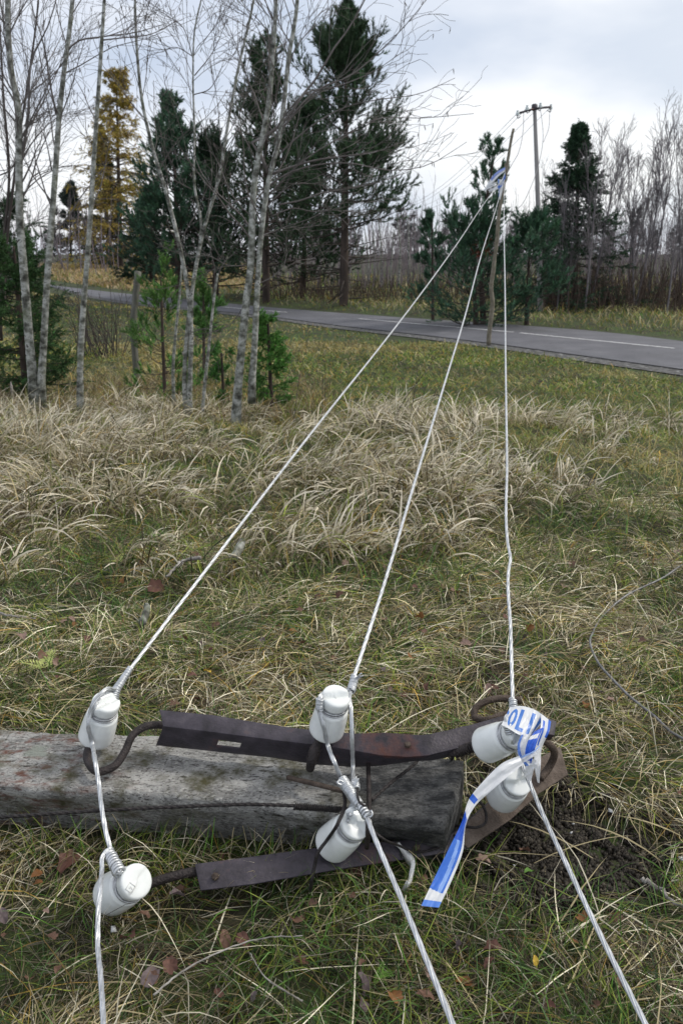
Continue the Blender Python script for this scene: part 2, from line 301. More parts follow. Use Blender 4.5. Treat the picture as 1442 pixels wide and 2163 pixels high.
def gz(x, y):
    x = np.asarray(x, float); y = np.asarray(y, float)
    b = -.75*sst(2.6, 13.5, y)+.45*sst(56, 95, y)+.10*sst(26, 40, y)
    flat = sst(1.3, 1.42, y)*(1-sst(1.85, 2.1, y))
    near = 1-sst(12, 16, y)
    b = b+(fbm(x, y, .45)-.5)*.14*near*(1-.8*flat)+(fbm(x, y, .13)-.5)*.04*near*(1-.6*flat)
    mid = sst(3.2, 4.5, y)*(1-sst(9, 12, y)); b = b+(fbm(x+9, y, .9)-.5)*.22*mid
    b = b+(fbm(x+3, y+4, 3.)-.5)*.22*sst(12, 20, y)
    b = b-.05*soilmask(x, y)*(.4+1.2*fbm(x, y, .05))
    rd = road_dist(x, y); k = 1-sst(.15, 1.8, rd)
    return b*(1-k)+(RZ-.05)*k
def gp(px, py):            # ground point seen at a pixel
    z = 0.
    for _ in range(30):
        p = PZ(px, py, min(z, .9)); z = .5*z+.5*float(gz(p.x, p.y))
    return PZ(px, py, z)
Ys = np.r_[np.arange(-2, 4, .035), 4*np.exp(np.linspace(0, math.log(100), 230))]
U = np.linspace(-1, 1, 260); Wd = 3.2+1.25*np.maximum(Ys, 0)
X = U[None]*Wd[:, None]; Y = np.repeat(Ys[:, None], len(U), 1); Z = gz(X, Y)
nr, nc = X.shape; i = np.arange(nr-1)[:, None]*nc; j = np.arange(nc-1)[None]
tag(mesh_np('ground', np.stack([X, Y, Z], -1), np.stack([i+j, i+j+1, i+j+nc+1, i+j+nc], -1).reshape(-1, 4), M['soil'], smooth=True), kind='structure')
def ribbon_mesh(name, A, B, mat, m=6, z=0., crown=0., **kw):
    t = np.linspace(0, 1, m)[None, :, None]; V = A[:, None]*(1-t)+B[:, None]*t; V[..., 2] += z+crown*(1-(2*t[..., 0]-1)**2)
    k = len(A); i = np.arange(k-1)[:, None]*m; j = np.arange(m-1)[None]
    return mesh_np(name, V, np.stack([i+j, i+j+1, i+j+m+1, i+j+m], -1).reshape(-1, 4), mat, **kw)
tag(ribbon_mesh('road', nearE, farE, M['asphalt'], 9, 0, .05, smooth=True), kind='structure')
sh = nearE-nrm(farE-nearE)*(.55+.25*fbm(np.arange(len(nearE))*1., np.zeros(len(nearE)), 2.)[:, None]); sh[:, 2] -= .02
tag(ribbon_mesh('road_shoulder', sh, nearE+nrm(farE-nearE)*.25, M['gravel'], 4, -.012), kind='structure')
sh2 = farE+nrm(farE-nearE)*.3; sh2[:, 2] -= .01
tag(ribbon_mesh('road_shoulder', farE-nrm(farE-nearE)*.1, sh2, M['gravel'], 3, -.014), kind='structure')
def dash(a, b):
    pa = PZ(*a, RZ+.05); pb = PZ(*b, RZ+.05); n_ = 16; P = np.array([pa.lerp(pb, k/(n_-1)) for k in range(n_)])
    # follow the centre line of the road
    q = []
    for p in P:
        k = np.argmin(np.hypot(CL[:, 0]-p[0], CL[:, 1]-p[1])); q.append(p)
    P = np.array(q); T = nrm(np.gradient(P, axis=0)); S = np.stack([-T[:, 1], T[:, 0], 0*T[:, 0]], 1)*.055
    o = ribbon_mesh('road_marking', P-S, P+S, M['paint'], 2, .006); tag(o, kind='structure')
for a, b in [((758, 673.5), (1084, 702)), ((1098, 703.5), (1423, 736)), ((548, 655.5), (606, 660)), ((470, 648.5), (530, 654))]: dash(a, b)

# ------------------------------------------------------------------ fallen concrete pole
ZT = .172
bk = [(-900, 1505), (-400, 1528), (0, 1541), (340, 1554), (600, 1568), (800, 1583), (905, 1594), (984, 1604)]
fr = [(-900, 1672), (-400, 1662), (0, 1660), (340, 1680), (500, 1693), (600, 1702), (800, 1724), (936, 1740)]
Bk = resamp([PZ(x, y, ZT) for x, y in bk], 150, False); Fr = resamp([PZ(x, y, ZT) for x, y in fr], 150, False)
# right end is cut at a slant
org = Vector((.0, 1.62, ZT))
rows = []
prof = [(-.02, -.16), (-.012, -.06), (0, -.012), (.03, 0)]+[(t, 0) for t in np.linspace(.07, .93, 22)]+[(.975, -.001), (.995, -.006), (1.004, -.016), (1.0, -.030), (.93, -.048), (.8, -.115), (.7, -.17)]
for s, dz in prof:
    rows.append(Bk*(1-s)+Fr*s+np.array([0, 0, dz]))
V = np.stack(rows, 1); kx = V[..., 0]; ky = V[..., 1]
V[..., 2] += (fbm(kx, ky, .12)-.5)*.010+(fbm(kx*.6, ky+5, .025, 3)-.5)*.006
V[..., 1] += (fbm(kx, V[..., 2]*3, .2)-.5)*.016+(fbm(kx, V[..., 2]*3, .03)-.5)*.006
K, n_ = V.shape[:2]; V[-1, :, 0] += (fbm(V[-1, :, 1], V[-1, :, 2], .04)-.5)*.02
i = np.arange(K-1)[:, None]*n_; j = np.arange(n_-1)[None]
Fq = np.stack([i+j, i+n_+j, i+n_+j+1, i+j+1], -1).reshape(-1, 4)
VV = V.reshape(-1, 3); c = VV[(K-1)*n_:].mean(0)+np.array([.012, 0, 0]); VV = np.vstack([VV, c]); jj = np.arange(n_-1)
endf = np.stack([(K-1)*n_+jj, np.full(n_-1, K*n_), (K-1)*n_+jj+1], 1)
pole = mesh_np('concrete_post', VV-np.array(org), [Fq, endf, np.array([[K*n_, (K-1)*n_, K*n_-1]])], M['concrete'], smooth=True)
pole.location = org; tag(pole, 'fallen weathered concrete line post lying across the grass with sooty right end', 'post')
for f in pole.data.polygons: pass

# ------------------------------------------------------------------ insulators
def lathe(prof, n=48, groove=True):
    pr = np.array(prof, float); k = len(pr); an = np.arange(n)*2*pi/n
    V = np.stack([pr[:, 0, None]*np.cos(an), pr[:, 0, None]*np.sin(an), np.repeat(pr[:, 1, None], n, 1)], -1)
    i = np.arange(k-1)[:, None]*n; j = np.arange(n)[None]; j2 = (j+1) % n
    return V.reshape(-1, 3), np.stack([i+j, i+j2, i+n+j2, i+n+j], -1).reshape(-1, 4)
PROF = [(.013, .045), (.030, .030), (.040, .004), (.046, -.001), (.0505, .0), (.0525, .003), (.0525, .010), (.0515, .03), (.050, .055), (.0485, .068), (.0455, .077), (.0385, .083), (.0325, .086), (.030, .090), (.0295, .096), (.031, .101), (.0335, .104), (.0345, .108), (.0350, .118), (.0350, .126), (.0335, .130), (.030, .132), (.022, .1325), (.014, .1325), (.007, .1325), (.0005, .1325)]
def basis(ax, roll, loc):
    z = ax.normalized(); x = Vector((1, 0, 0)).cross(z) if abs(z.x) < .9 else Vector((0, 1, 0)).cross(z)
    x.normalize(); y = z.cross(x); m = Matrix((x, y, z)).transposed().to_4x4(); return Matrix.Translation(loc) @ m @ Matrix.Rotation(roll, 4, 'Z')
def insulator(bpx, z, tpx, scale, roll, label, groove=.011, gw=.009, L=.1325, half=0, turns=3, mark=None):
    B = PZ(*bpx, z); T = solve_axis(B, tpx, L*scale)
    V, Fq = lathe([(a*(.85 if z < .078 else 1.0) if a < .04 or z < .078 else a*.9, z) for a, z in PROF])
    top = V[:, 2] > .104; tt = np.clip((V[:, 2]-.104)/.028, 0, 1)
    if half: g = groove*sst(-.004, .004, V[:, 0]+.003*np.sin(V[:, 1]*150))     # one side of the cap stands lower
    else: g = groove*np.exp(-(V[:, 0]/gw)**4)
    V[:, 2] -= np.where(top, g*tt, 0)
    V[:, 0] *= 1+.006*np.sin(V[:, 2]*90)
    o = mesh_np('insulator', V, Fq, M['porcelain'], smooth=True); o.matrix_world = basis(T-B, roll, B) @ Matrix.Scale(scale, 4)
    tag(o, label, 'insulator', 'white porcelain insulators')
    bv, bf = coil((0, 0, .0885), (0, 0, .0985), .0325, .0325, turns, .0021, 6, 30)
    c = mesh_np('tie_wire', bv, bf, M['tie'], smooth=True); c.parent = o
    if mark:
        mark(o)
    return o, B, T
def text_mesh(s, size, mat, parent, mtx, extr=.0004, name='marking'):
    cu = bpy.data.curves.new(name, 'FONT'); cu.body = s; cu.size = size; cu.extrude = extr; cu.align_x = 'CENTER'; cu.align_y = 'CENTER'
    t = bpy.data.objects.new(name, cu); dg = bpy.context.evaluated_depsgraph_get(); me = bpy.data.meshes.new_from_object(t.evaluated_get(dg)) if False else None
    COL.objects.link(t); bpy.context.view_layer.update(); dg = bpy.context.evaluated_depsgraph_get()
    me = bpy.data.meshes.new_from_object(t.evaluated_get(dg)); bpy.data.objects.remove(t)
    me.name = name; me.materials.clear(); me.materials.append(mat); o = bpy.data.objects.new(name, me); COL.objects.link(o); o.parent = parent; o.matrix_local = mtx; return o
def mark2(o):
    R_ = Matrix.Rotation(RAD(-95), 4, 'Z')
    text_mesh('6', .012, M['porcelain2'], o, Matrix.Translation((-.006, -.019, .1329)) @ R_, .0006, 'embossed_number')
    f = MB()
    for a, b_, c_, d_ in [(-.008, -.008, .008, -.007), (-.008, .007, .008, .008), (-.008, -.007, -.007, .007), (.007, -.007, .008, .007)]:
        f.add([[a, b_, 0], [c_, b_, 0], [c_, d_, 0], [a, d_, 0], [a, b_, .0007], [c_, b_, .0007], [c_, d_, .0007], [a, d_, .0007]], np.array([[4, 5, 6, 7], [0, 1, 5, 4], [1, 2, 6, 5], [2, 3, 7, 6], [3, 0, 4, 7]]))
    q = f.build('embossed_frame', M['porcelain2'], None); q.parent = o; q.matrix_local = Matrix.Translation((-.006, -.019, .1328)) @ R_
m_blue, _t, _b = new_mat('blue_print', .4); _b.inputs['Base Color'].default_value = (.02, .03, .09, 1)
def print_mark(ang, z0):
    def f(o):
        # small printed badge bent round the skirt: a triangle outline crossed by short strokes
        bm = MB(); R0 = .0522
        def stroke(x0, y0, x1, y1, w_=.0011):
            n_ = 6; P = np.array([[x0+(x1-x0)*k/(n_-1), y0+(y1-y0)*k/(n_-1)] for k in range(n_)]); d = np.array([y0-y1, x1-x0]); d = d/np.linalg.norm(d)*w_/2
            vv = []
            for q in (P-d, P+d): vv.append([[R0*cos(ang+x/R0), R0*sin(ang+x/R0), z0+y] for x, y in q])
            V = np.array(vv).transpose(1, 0, 2).reshape(-1, 3); k = np.arange(n_-1)*2
            bm.add(V, np.stack([k, k+1, k+3, k+2], 1))
        for a in [(-.014, -.006, .014, -.006), (-.014, -.006, 0, .011), (.014, -.006, 0, .011), (-.019, .001, -.012, .001), (.012, .001, .019, .001), (-.006, -.003, -.003, .005), (-.003, .005, 0, -.003), (.003, -.003, .003, .005), (.003, .005, .007, .002), (-.019, -.004, -.012, -.004), (.012, -.004, .019, -.004)]: stroke(*a)
        q = bm.build('printed_badge', m_blue, None); q.parent = o
    return f
I1 = insulator((203, 1556), .215, (226, 1480), 1.0, .9, 'upright white insulator above the curled iron hook at far left', groove=.010)
I2 = insulator((238, 1888), .055, (291, 1860), 1.02, 1.2, 'white insulator lying in grass at lower left with numbered round cap', groove=.003, half=1, mark=mark2)
I3 = insulator((689, 1540), .30, (711, 1468), .97, .25, 'upright white insulator at the middle of the upper crossarm', groove=.013, gw=.007, half=0)
I4 = insulator((702, 1782), .10, (758, 1733), 1.0, -.6, 'tilted white insulator over the lower crossarm with black wire across it', groove=.014, half=1)
I5 = insulator((1025, 1574), .29, (1098, 1546), .95, 1.0, 'white insulator lying sideways under the knotted barrier tape', groove=.015, gw=.006, mark=print_mark(2.3, .035))
I6 = insulator((1060, 1680), .12, (1098, 1645), .98, .3, 'white insulator half hidden behind barrier tape beside bare soil', groove=.014, half=1)
print_mark(.4, .02)(I4[0]) if False else None

def rod(name, pts, r, mat, label=None, cat=None, parent=None, n=12, m=60, wob=0):
    P = resamp(pts, m); 
    if wob: P[:, :3] += rng.normal(0, wob, (m, 3))
    V, Fs = sweep(P, r, n); o = mesh_np(name, V, Fs, mat, parent, smooth=True)
    if label: tag(o, label, cat)
    return o
# ------------------------------------------------------------------ crossarms (bent angle iron)
def sheet(name, lines, mat, parent=None, m=90, sub=3, th=.006, hole=None, smoothj=False):
    R_ = [resamp(l, m, False) for l in lines]; rows = []
    for a, b in zip(R_[:-1], R_[1:]):
        for k in range(sub): rows.append(a*(1-k/sub)+b*k/sub)
    rows.append(R_[-1]); V = np.stack(rows, 1); n_ = V.shape[1]
    V = V+(fbm(V[..., 0], V[..., 1]+V[..., 2], .15)[..., None]-.5)*.0015
    i = np.arange(m-1)[:, None]; j = np.arange(n_-1)[None]; keep = np.ones((m-1, n_-1), bool)
    if hole: keep[hole[0]:hole[1], hole[2]] = False
    I = (i*n_+j+0*i)[keep]; J = I
    o = mesh_np(name, V, np.stack([I, I+n_, I+n_+1, I+1], -1), mat, parent)
    s = o.modifiers.new('s', 'SOLIDIFY'); s.thickness = th; s.offset = -1
    bv = o.modifiers.new('b', 'BEVEL'); bv.width = .0012; bv.segments = 2; bv.angle_limit = RAD(50)
    return o
def AY(px): return 1.73-(px-340)*.00021
up = empty('crossarm', PZ(600, 1580, .22), 'upper bent angle iron crossarm resting on the back edge of the concrete post', 'crossarm')
backE = [(338, 1501), (450, 1512), (580, 1534), (653, 1544), (749, 1552), (813, 1549), (889, 1555), (909, 1552), (1000, 1531), (1060, 1514), (1130, 1508), (1172, 1526)]
fold = [(346, 1533), (450, 1545), (580, 1562), (676, 1573), (743, 1584), (804, 1594), (860, 1597), (902, 1594), (1000, 1570), (1060, 1552), (1125, 1543), (1168, 1552)]
low = [(331, 1571), (450, 1584), (580, 1597), (676, 1612), (743, 1617), (804, 1614), (868, 1604), (915, 1602), (1000, 1583), (1060, 1565), (1122, 1556), (1160, 1560)]
def yl(L, dy): return [PY(x, y, AY(x)+dy+(max(0, x-900)*.0006)) for x, y in L]
Lb = yl(backE, .045); Lf = yl(fold, 0); Ll = yl(low, .03)
arm = sheet('angle_iron', [Lb, Lf, Ll], M['iron'], up, m=121, sub=3, th=.005, hole=(18, 25, 4))
# lower crossarm
lo = empty('crossarm', PZ(620, 1820, .06), 'lower rusty crossarm lying in the grass below the concrete post', 'crossarm')
t2 = [(412, 1829), (520, 1815), (700, 1790), (870, 1778), (955, 1765), (1040, 1690), (1110, 1620), (1180, 1580)]
b2 = [(424, 1882), (540, 1868), (700, 1840), (880, 1812), (985, 1795), (1075, 1735), (1135, 1680), (1196, 1640)]
z1 = [.085, .085, .085, .08, .07, .07, .08, .085]; z2 = [.06, .06, .06, .055, .05, .05, .06, .06]
L1 = [PZ(x, y, z) for (x, y), z in zip(t2, z1)]; L2 = [PZ(x, y, z) for (x, y), z in zip(b2, z2)]
L0 = [p+Vector((0, .012, -.045)) for p in L1]
sheet('angle_iron', [L0[:6], L1[:6], L2[:6]], M['iron'], lo, m=80, sub=2, th=.005)
sheet('rusty_end_plate', [[p+Vector((.001, -.002, .004)) for p in L1[4:]], [p+Vector((.001, -.002, .004)) for p in L2[4:]]], M['rusty'], lo, m=40, sub=3, th=.005)
# hooks
r_ = .0098
i1b = PZ(203, 1556, .215)
rod('hook', [i1b+(I1[2]-I1[1])*.3, i1b, PZ(186, 1585, .205), PZ(188, 1612, .20), PZ(212, 1630, .20), PZ(242, 1618, .205), PZ(264, 1588, .22), PZ(282, 1552, .245), PZ(304, 1536, .255), PZ(330, 1531, .250), PZ(375, 1538, .235)], r_, M['hook'], parent=up)
B2 = I2[1]; A2 = (I2[2]-I2[1])
rod('hook', [B2+A2*.3, B2, B2-A2*.22+Vector((.0, .02, -.005)), B2-A2*.15+Vector((.03, .06, -.005)), PZ(290, 1875, .055), PZ(345, 1857, .065), PZ(400, 1843, .07), PZ(430, 1840, .065)], .0105, M['hook'], parent=lo)
B3 = I3[1]; h3 = rod('hook', [B3+(I3[2]-B3)*.3, B3, PZ(669, 1575, .272), PZ(660, 1602, .25), PZ(655, 1622, .19)], .011, M['hook'], parent=up, m=30)
V, Fs = coil(tuple(PZ(667, 1580, .268)), tuple(PZ(657, 1612, .225)), .0125, .0125, 8, .002, 5); mesh_np('hook_thread', V, Fs, M['hook'], h3, smooth=True)
B4 = I4[1]; A4 = I4[2]-B4; rod('hook', [B4+A4*.3, B4, B4-A4*.12+Vector((-.01, .01, -.02)), PZ(690, 1812, .07)], .0115, M['hook'], parent=lo, m=30)
B5 = I5[1]; A5 = I5[2]-B5
h5 = rod('hook', [B5+A5*.3, B5, B5-A5*.2+Vector((-.005, .015, 0)), PZ(985, 1580, .27), PZ(950, 1592, .25)], .0105, M['hook'], parent=up, m=30)
V, Fs = coil(tuple(PZ(1000, 1578, .275)), tuple(PZ(958, 1590, .253)), .012, .012, 9, .002, 5); mesh_np('hook_thread', V, Fs, M['hook'], h5, smooth=True)
rod('bent_bar', [PZ(1100, 1480, .24), PZ(1060, 1475, .24), PZ(1025, 1482, .235), PZ(1003, 1497, .22), PZ(1002, 1514, .21), PZ(1022, 1521, .215), PZ(1060, 1511, .225), PZ(1100, 1500, .23)], .0095, M['hookbrown'], parent=up, m=60)
B6 = I6[1]; A6 = I6[2]-B6
rod('bent_bar', [PZ(1112, 1545, .2), PZ(1140, 1560, .2), PZ(1162, 1575, .18), PZ(1170, 1592, .15), PZ(1160, 1618, .11), PZ(1140, 1645, .09)], .010, M['hookbrown'], parent=lo, m=40)
def bolt(p, parent, ax=(0, -.55, .83)):
    z = Vector(ax).normalized(); m = basis(z, .3, Vector(p)); V = []; 
    for q, h in ((.0085, 0), (.0085, .006), (.007, .0075)): V += [m @ Vector((q*cos(k*pi/3), q*sin(k*pi/3), h)) for k in range(6)]
    V.append(m @ Vector((0, 0, .0075))); j = np.arange(6); j2 = (j+1) % 6
    mesh_np('bolt_head', [tuple(v) for v in V], [np.concatenate([np.stack([j, j2, j2+6, j+6], 1), np.stack([j+6, j2+6, j2+12, j+12], 1)]), np.stack([j+12, j2+12, 18+0*j], 1)], M['hookbrown'], parent)
bolt(PZ(455, 1852, .078), lo); bolt(PZ(880, 1792, .074), lo); bolt(PY(860, 1575, AY(860)+.012), up, (0, -.2, 1))
# square staples and wires holding the crossarms
cl = empty('clamp_bolt', PZ(780, 1680, ZT), 'dark iron clamp rod standing across the post top right of the wire splice', 'clamp')
rod('rod', [PZ(777, 1598, .215), PZ(778, 1640, .205), PZ(779, 1700, .203), PZ(777, 1745, .20), PZ(775, 1790, .12)], .0055, M['hook'], parent=cl, m=30)
rod('steel_peg', [PZ(608, 1642, .188), PZ(640, 1650, .200), PZ(690, 1662, .210), PZ(728, 1672, .205)], .0058, M['hookbrown'], 'short brown iron peg sticking out of the concrete post face', 'peg', m=30)
def twist(name, pts, r, mat, label, cat, parent=None, m=260, pitch=.05):
    V, Fs = sweep(resamp(pts, m), r, 12, 3, pitch, .25); o = mesh_np(name, V, Fs, mat, parent, smooth=True)
    if label: tag(o, label, cat)
    return o
bc = empty('black_cable', PZ(300, 1705, ZT), 'long twisted black wire running along the front of the concrete post', 'cable')
twist('wire', [PZ(-500, 1745, .10), PZ(-150, 1735, .15), PZ(0, 1726, .19), PZ(150, 1716, .195), PZ(300, 1707, .195), PZ(400, 1703, .195), PZ(520, 1699, .195), PZ(640, 1703, .195), PZ(720, 1708, .195), PZ(772, 1706, .2)], .0036, M['blackwire'], None, None, bc, 700)
V, Fs = coil(tuple(PZ(622, 1703, .196)), tuple(PZ(718, 1710, .196)), .0068, .0068, 24, .0017, 5); mesh_np('wire_binding', V, Fs, M['blackwire'], bc, smooth=True)
twist('black_cable', [PZ(945, 1612, .14), PZ(952, 1592, .20), PZ(940, 1583, .215), PZ(900, 1592, .21), PZ(868, 1620, .203), PZ(820, 1658, .203), PZ(785, 1690, .203)], .0036, M['blackwire'], 'twisted black wire slanting over the sooty right end of the post', 'cable')
rod('black_wire', [PZ(726, 1674, .208), PZ(728, 1700, .215), PZ(713, 1740, I4[2].z+.005), PZ(690, 1775, I4[1].z+.055), PZ(672, 1800, .14), PZ(664, 1830, .105), PZ(660, 1850, .09), PZ(655, 1882, .04)], .0042, M['blackwire'], 'smooth black wire bent down over the middle lower insulator', 'wire', n=8)
rod('wire_loop', [PZ(985, 1680, .12), PZ(1008, 1690, .11), PZ(1025, 1715, .10), PZ(1024, 1738, .09), PZ(1008, 1747, .09), PZ(975, 1745, .08), PZ(930, 1742, .05)], .0035, M['blackwire'], 'thin dark wire loop poking out at the sooty post end', 'wire', n=8)
rod('wire_loop', [PZ(778, 1745, .19), PZ(800, 1765, .185), PZ(840, 1785, .12), PZ(880, 1800, .08), PZ(930, 1788, .07), PZ(960, 1770, .06)], .003, M['blackwire'], 'thin black wire drooping over the lower front edge of the post', 'wire', n=8)

# ------------------------------------------------------------------ aluminium conductors
def line3(pts, Y0, Y1):      # image polyline along one straight run from depth Y0 to Y1
    d = [0]
    for a, b in zip(pts, pts[1:]): d.append(d[-1]+math.hypot(b[0]-a[0], b[1]-a[1]))
    return [PY(x, y, 1/((1-s/d[-1])/Y0+(s/d[-1])/Y1)) for (x, y), s in zip(pts, d)]
def strand(name, P, r, parent, mat='alu', lobes=6, pitch=.24, step=.004, n=30, m=None):
    P = [tuple(p) for p in P]; L = sum(math.dist(a, b) for a, b in zip(P, P[1:]))
    m = m or int(min(900, L/step)); V, Fs = sweep(resamp(P, m), r*1.0, n, lobes, pitch, .40); return mesh_np(name, V, Fs, M[mat], parent, smooth=True)
SY = 19.6
def run(name, pts, Y0, Y1, parent, r=.0038):
    P = line3(pts, Y0, Y1); R_ = resamp(P, 1500); d = R_[:, 1]; n1 = int(np.searchsorted(d, 4.0))
    # close stretch sampled finely, far stretch coarser
    near = resamp(R_[:max(4, n1+1)], 700); far = resamp(R_[n1:], 900); P2 = np.vstack([near[:-1], far])
    V, Fs = sweep(P2, r, 24, 6, .24, .3); return mesh_np(name, V, Fs, M['alu'], parent, smooth=True)
def neck(I, f=.70): return I[1].lerp(I[2], f)
def around(I, a0, a1, R=.038, f=.70, m=12):
    mw = basis(I[2]-I[1], 0, I[1]); return [mw @ Vector((R*cos(a0+(a1-a0)*k/(m-1)), R*sin(a0+(a1-a0)*k/(m-1)), .1325*f)) for k in range(m)]
def side(I, f, off):        # a point beside the insulator axis, off photo pixels sideways, in front of it
    p = I[1].lerp(I[2], f); k = pxm(p); v = (Vector((0, 0, CH))-p).normalized(); return p+Vector((off[0]*k, 0, 0))+Vector((0, sp_, cp_))*(-off[1]*k)+v*.045
def near_px(px, py, I, f=.7, lift=.05):
    p = I[1].lerp(I[2], f); return PY(px, py, p.y) - (p-Vector((0, 0, CH))).normalized()*lift
# left conductor
c1 = empty('conductor', PZ(215, 1700, ZT), 'left silver stranded conductor tied to the two left insulators', 'cable')
yA = neck(I1).y
run('cable', [(274, 1415), (330, 1342), (640, 937), (800, 736), (960, 522), (1010, 447), (1062, 376)], yA+.10, SY, c1)
# bound sleeve and loop round the neck
P = [PY(276, 1411, yA+.10), PY(262, 1430, yA+.08), PY(245, 1458, yA+.05), PY(238, 1475, yA+.03)]
V, Fs = coil(tuple(P[0]), tuple(P[2]), .0062, .0095, 26, .0022, 5); mesh_np('cable_binding', V, Fs, M['alu'], c1, smooth=True)
V, Fs = coil(tuple(P[2]), tuple(P[3]+Vector((0, 0, -.005))), .010, .013, 5, .0027, 5); mesh_np('cable_binding', V, Fs, M['alu'], c1, smooth=True)
strand('cable_loop', [P[2], near_px(222, 1458, I1, .7, .0), near_px(200, 1482, I1, .7, .035), near_px(190, 1512, I1, .6, .05), near_px(188, 1530, I1, .4, .068), near_px(195, 1566, I1, .2, .066), PZ(203, 1615, .245), PZ(210, 1660, .215), PZ(216, 1710, .21), PZ(226, 1765, .18), PZ(236, 1800, .16)], .0038, c1)
strand('cable_loop', [P[2], PY(232, 1462, yA+.03), PY(212, 1474, yA), near_px(203, 1488, I1, .7, .035), near_px(192, 1515, I1, .5, .045)], .0030, c1, pitch=.06)
strand('cable_loop', [P[2]+Vector((.004, 0, 0)), PY(238, 1456, yA+.03), PY(218, 1466, yA), near_px(200, 1496, I1, .7, .04)], .0028, c1, pitch=.06)
kn = PZ(236, 1800, .16); kn2 = PY(250, 1838, neck(I2).y+.0)
strand('cable_tail', [PZ(240, 1812, .15), PZ(228, 1796, .172), PZ(219, 1806, .17), PZ(216, 1835, .165), PZ(212, 1880, .18), PZ(208, 1930, .17), PZ(207, 1985, .15), PZ(213, 2060, .16), PZ(219, 2163, .18), PZ(222, 2260, .2), PZ(222, 2420, .25), PZ(226, 2700, .3)], .0036, c1, step=.0025)
neck2 = near_px(254, 1845, I2, .7, .03)
V, Fs = coil(tuple(PZ(229, 1797, .163)), tuple(neck2), .009, .0115, 9, .0033, 6); mesh_np('cable_binding', V, Fs, M['alu'], c1, smooth=True)
strand('cable_loop', [PZ(232, 1798, .163), neck2], .006, c1, m=30)
# middle conductor
c2 = empty('conductor', PZ(745, 1600, .2), 'middle silver stranded conductor spliced between the two centre insulators', 'cable')
yB = neck(I3).y
run('cable', [(748, 1428), (790, 1300), (880, 1003), (940, 805), (975, 690), (1012, 552), (1045, 447), (1062, 385)], yB+.09, SY, c2)
Q0 = PY(749, 1430, yB+.09); Q1 = PY(741, 1460, yB+.05)
V, Fs = coil(tuple(Q0), tuple(Q1), .0085, .0095, 13, .0023, 5); mesh_np('cable_binding', V, Fs, M['alu'], c2, smooth=True)
for a in [(763, 1422), (766, 1427)]: rod('wire_end', [PY(747, 1436, yB+.08), PY(*a, yB+.06)], .002, M['alu'], parent=c2, m=6, n=6)
strand('cable_loop', [Q1, PY(738, 1475, yB+.01), PY(741, 1500, yB-.02), PY(743, 1560, yB-.05), PZ(745, 1620, .235), PZ(746, 1655, .24)], .0036, c2)
strand('cable_loop', [Q1, PY(725, 1458, yB+.05), PY(700, 1462, yB+.05)], .0035, c2, m=60)
s0 = near_px(676, 1476, I3, .7, .03)
strand('cable_loop', [PY(690, 1462, yB+.03), s0, near_px(675, 1500, I3, .55, .045), near_px(684, 1535, I3, .35, .068), near_px(692, 1572, I3, .1, .066), PZ(706, 1610, .285), PZ(722, 1645, .24), PZ(748, 1688, .235)], .0038, c2)
V, Fs = coil(tuple(s0), tuple(near_px(675, 1500, I3, .55, .045)), .0072, .0072, 8, .0026, 6); mesh_np('cable_binding', V, Fs, M['alu'], c2, smooth=True)
V, Fs = coil(tuple(PZ(722, 1648, .24)), tuple(PZ(758, 1700, .235)), .0115, .0095, 24, .0023, 6); mesh_np('splice_binding', V, Fs, M['alu'], c2, smooth=True)
V, Fs = coil(tuple(PZ(748, 1650, .235)), tuple(PZ(752, 1668, .235)), .0085, .0085, 5, .0025, 6); mesh_np('splice_binding', V, Fs, M['alu'], c2, smooth=True)
rod('wire_end', [PZ(726, 1652, .25), PZ(716, 1648, .255), PZ(713, 1654, .255), PZ(722, 1658, .25)], .002, M['alu'], parent=c2, m=14, n=6)
for a in [(752, 1640), (757, 1644)]: rod('wire_end', [PZ(749, 1660, .245), PZ(*a, .26)], .002, M['alu'], parent=c2, m=6, n=6)
tl = [PZ(740, 1672, .235), PZ(758, 1700, .238), PZ(772, 1722, .235), PZ(788, 1762, .235), PZ(815, 1825, .225), PZ(850, 1905, .215), PZ(893, 2010, .21), PZ(942, 2130, .2), PZ(990, 2250, .2), PZ(1075, 2470, .2), PZ(1150, 2700, .2)]
strand('cable_tail', tl, .0038, c2, step=.0022)
V, Fs = coil(tuple(PZ(762, 1703, .237)), tuple(PZ(776, 1727, .236)), .0092, .0078, 4, .003, 6); mesh_np('splice_binding', V, Fs, M['alu'], c2, smooth=True)
rod('wire_end', [PZ(778, 1722, .24), PZ(784, 1712, .255), PZ(786, 1722, .25), PZ(779, 1727, .245)], .0018, M['alu'], parent=c2, m=14, n=6)
rod('dark_tie', [PZ(756, 1665, .25), PZ(755, 1680, .252), PZ(762, 1697, .25), PZ(770, 1702, .245), PZ(772, 1697, .24)], .0028, M['blackwire'], parent=c2, n=8, m=20)
nb = near_px(740, 1722, I4, .7, .03)
strand('cable_loop', [PZ(752, 1694, .235), PZ(742, 1702, .22), PZ(734, 1715, .20), nb], .0035, c2, m=60)
strand('cable_loop', [PZ(756, 1698, .235), PZ(746, 1706, .22), PZ(737, 1722, .20), near_px(735, 1735, I4, .7, .03)], .003, c2, m=60)
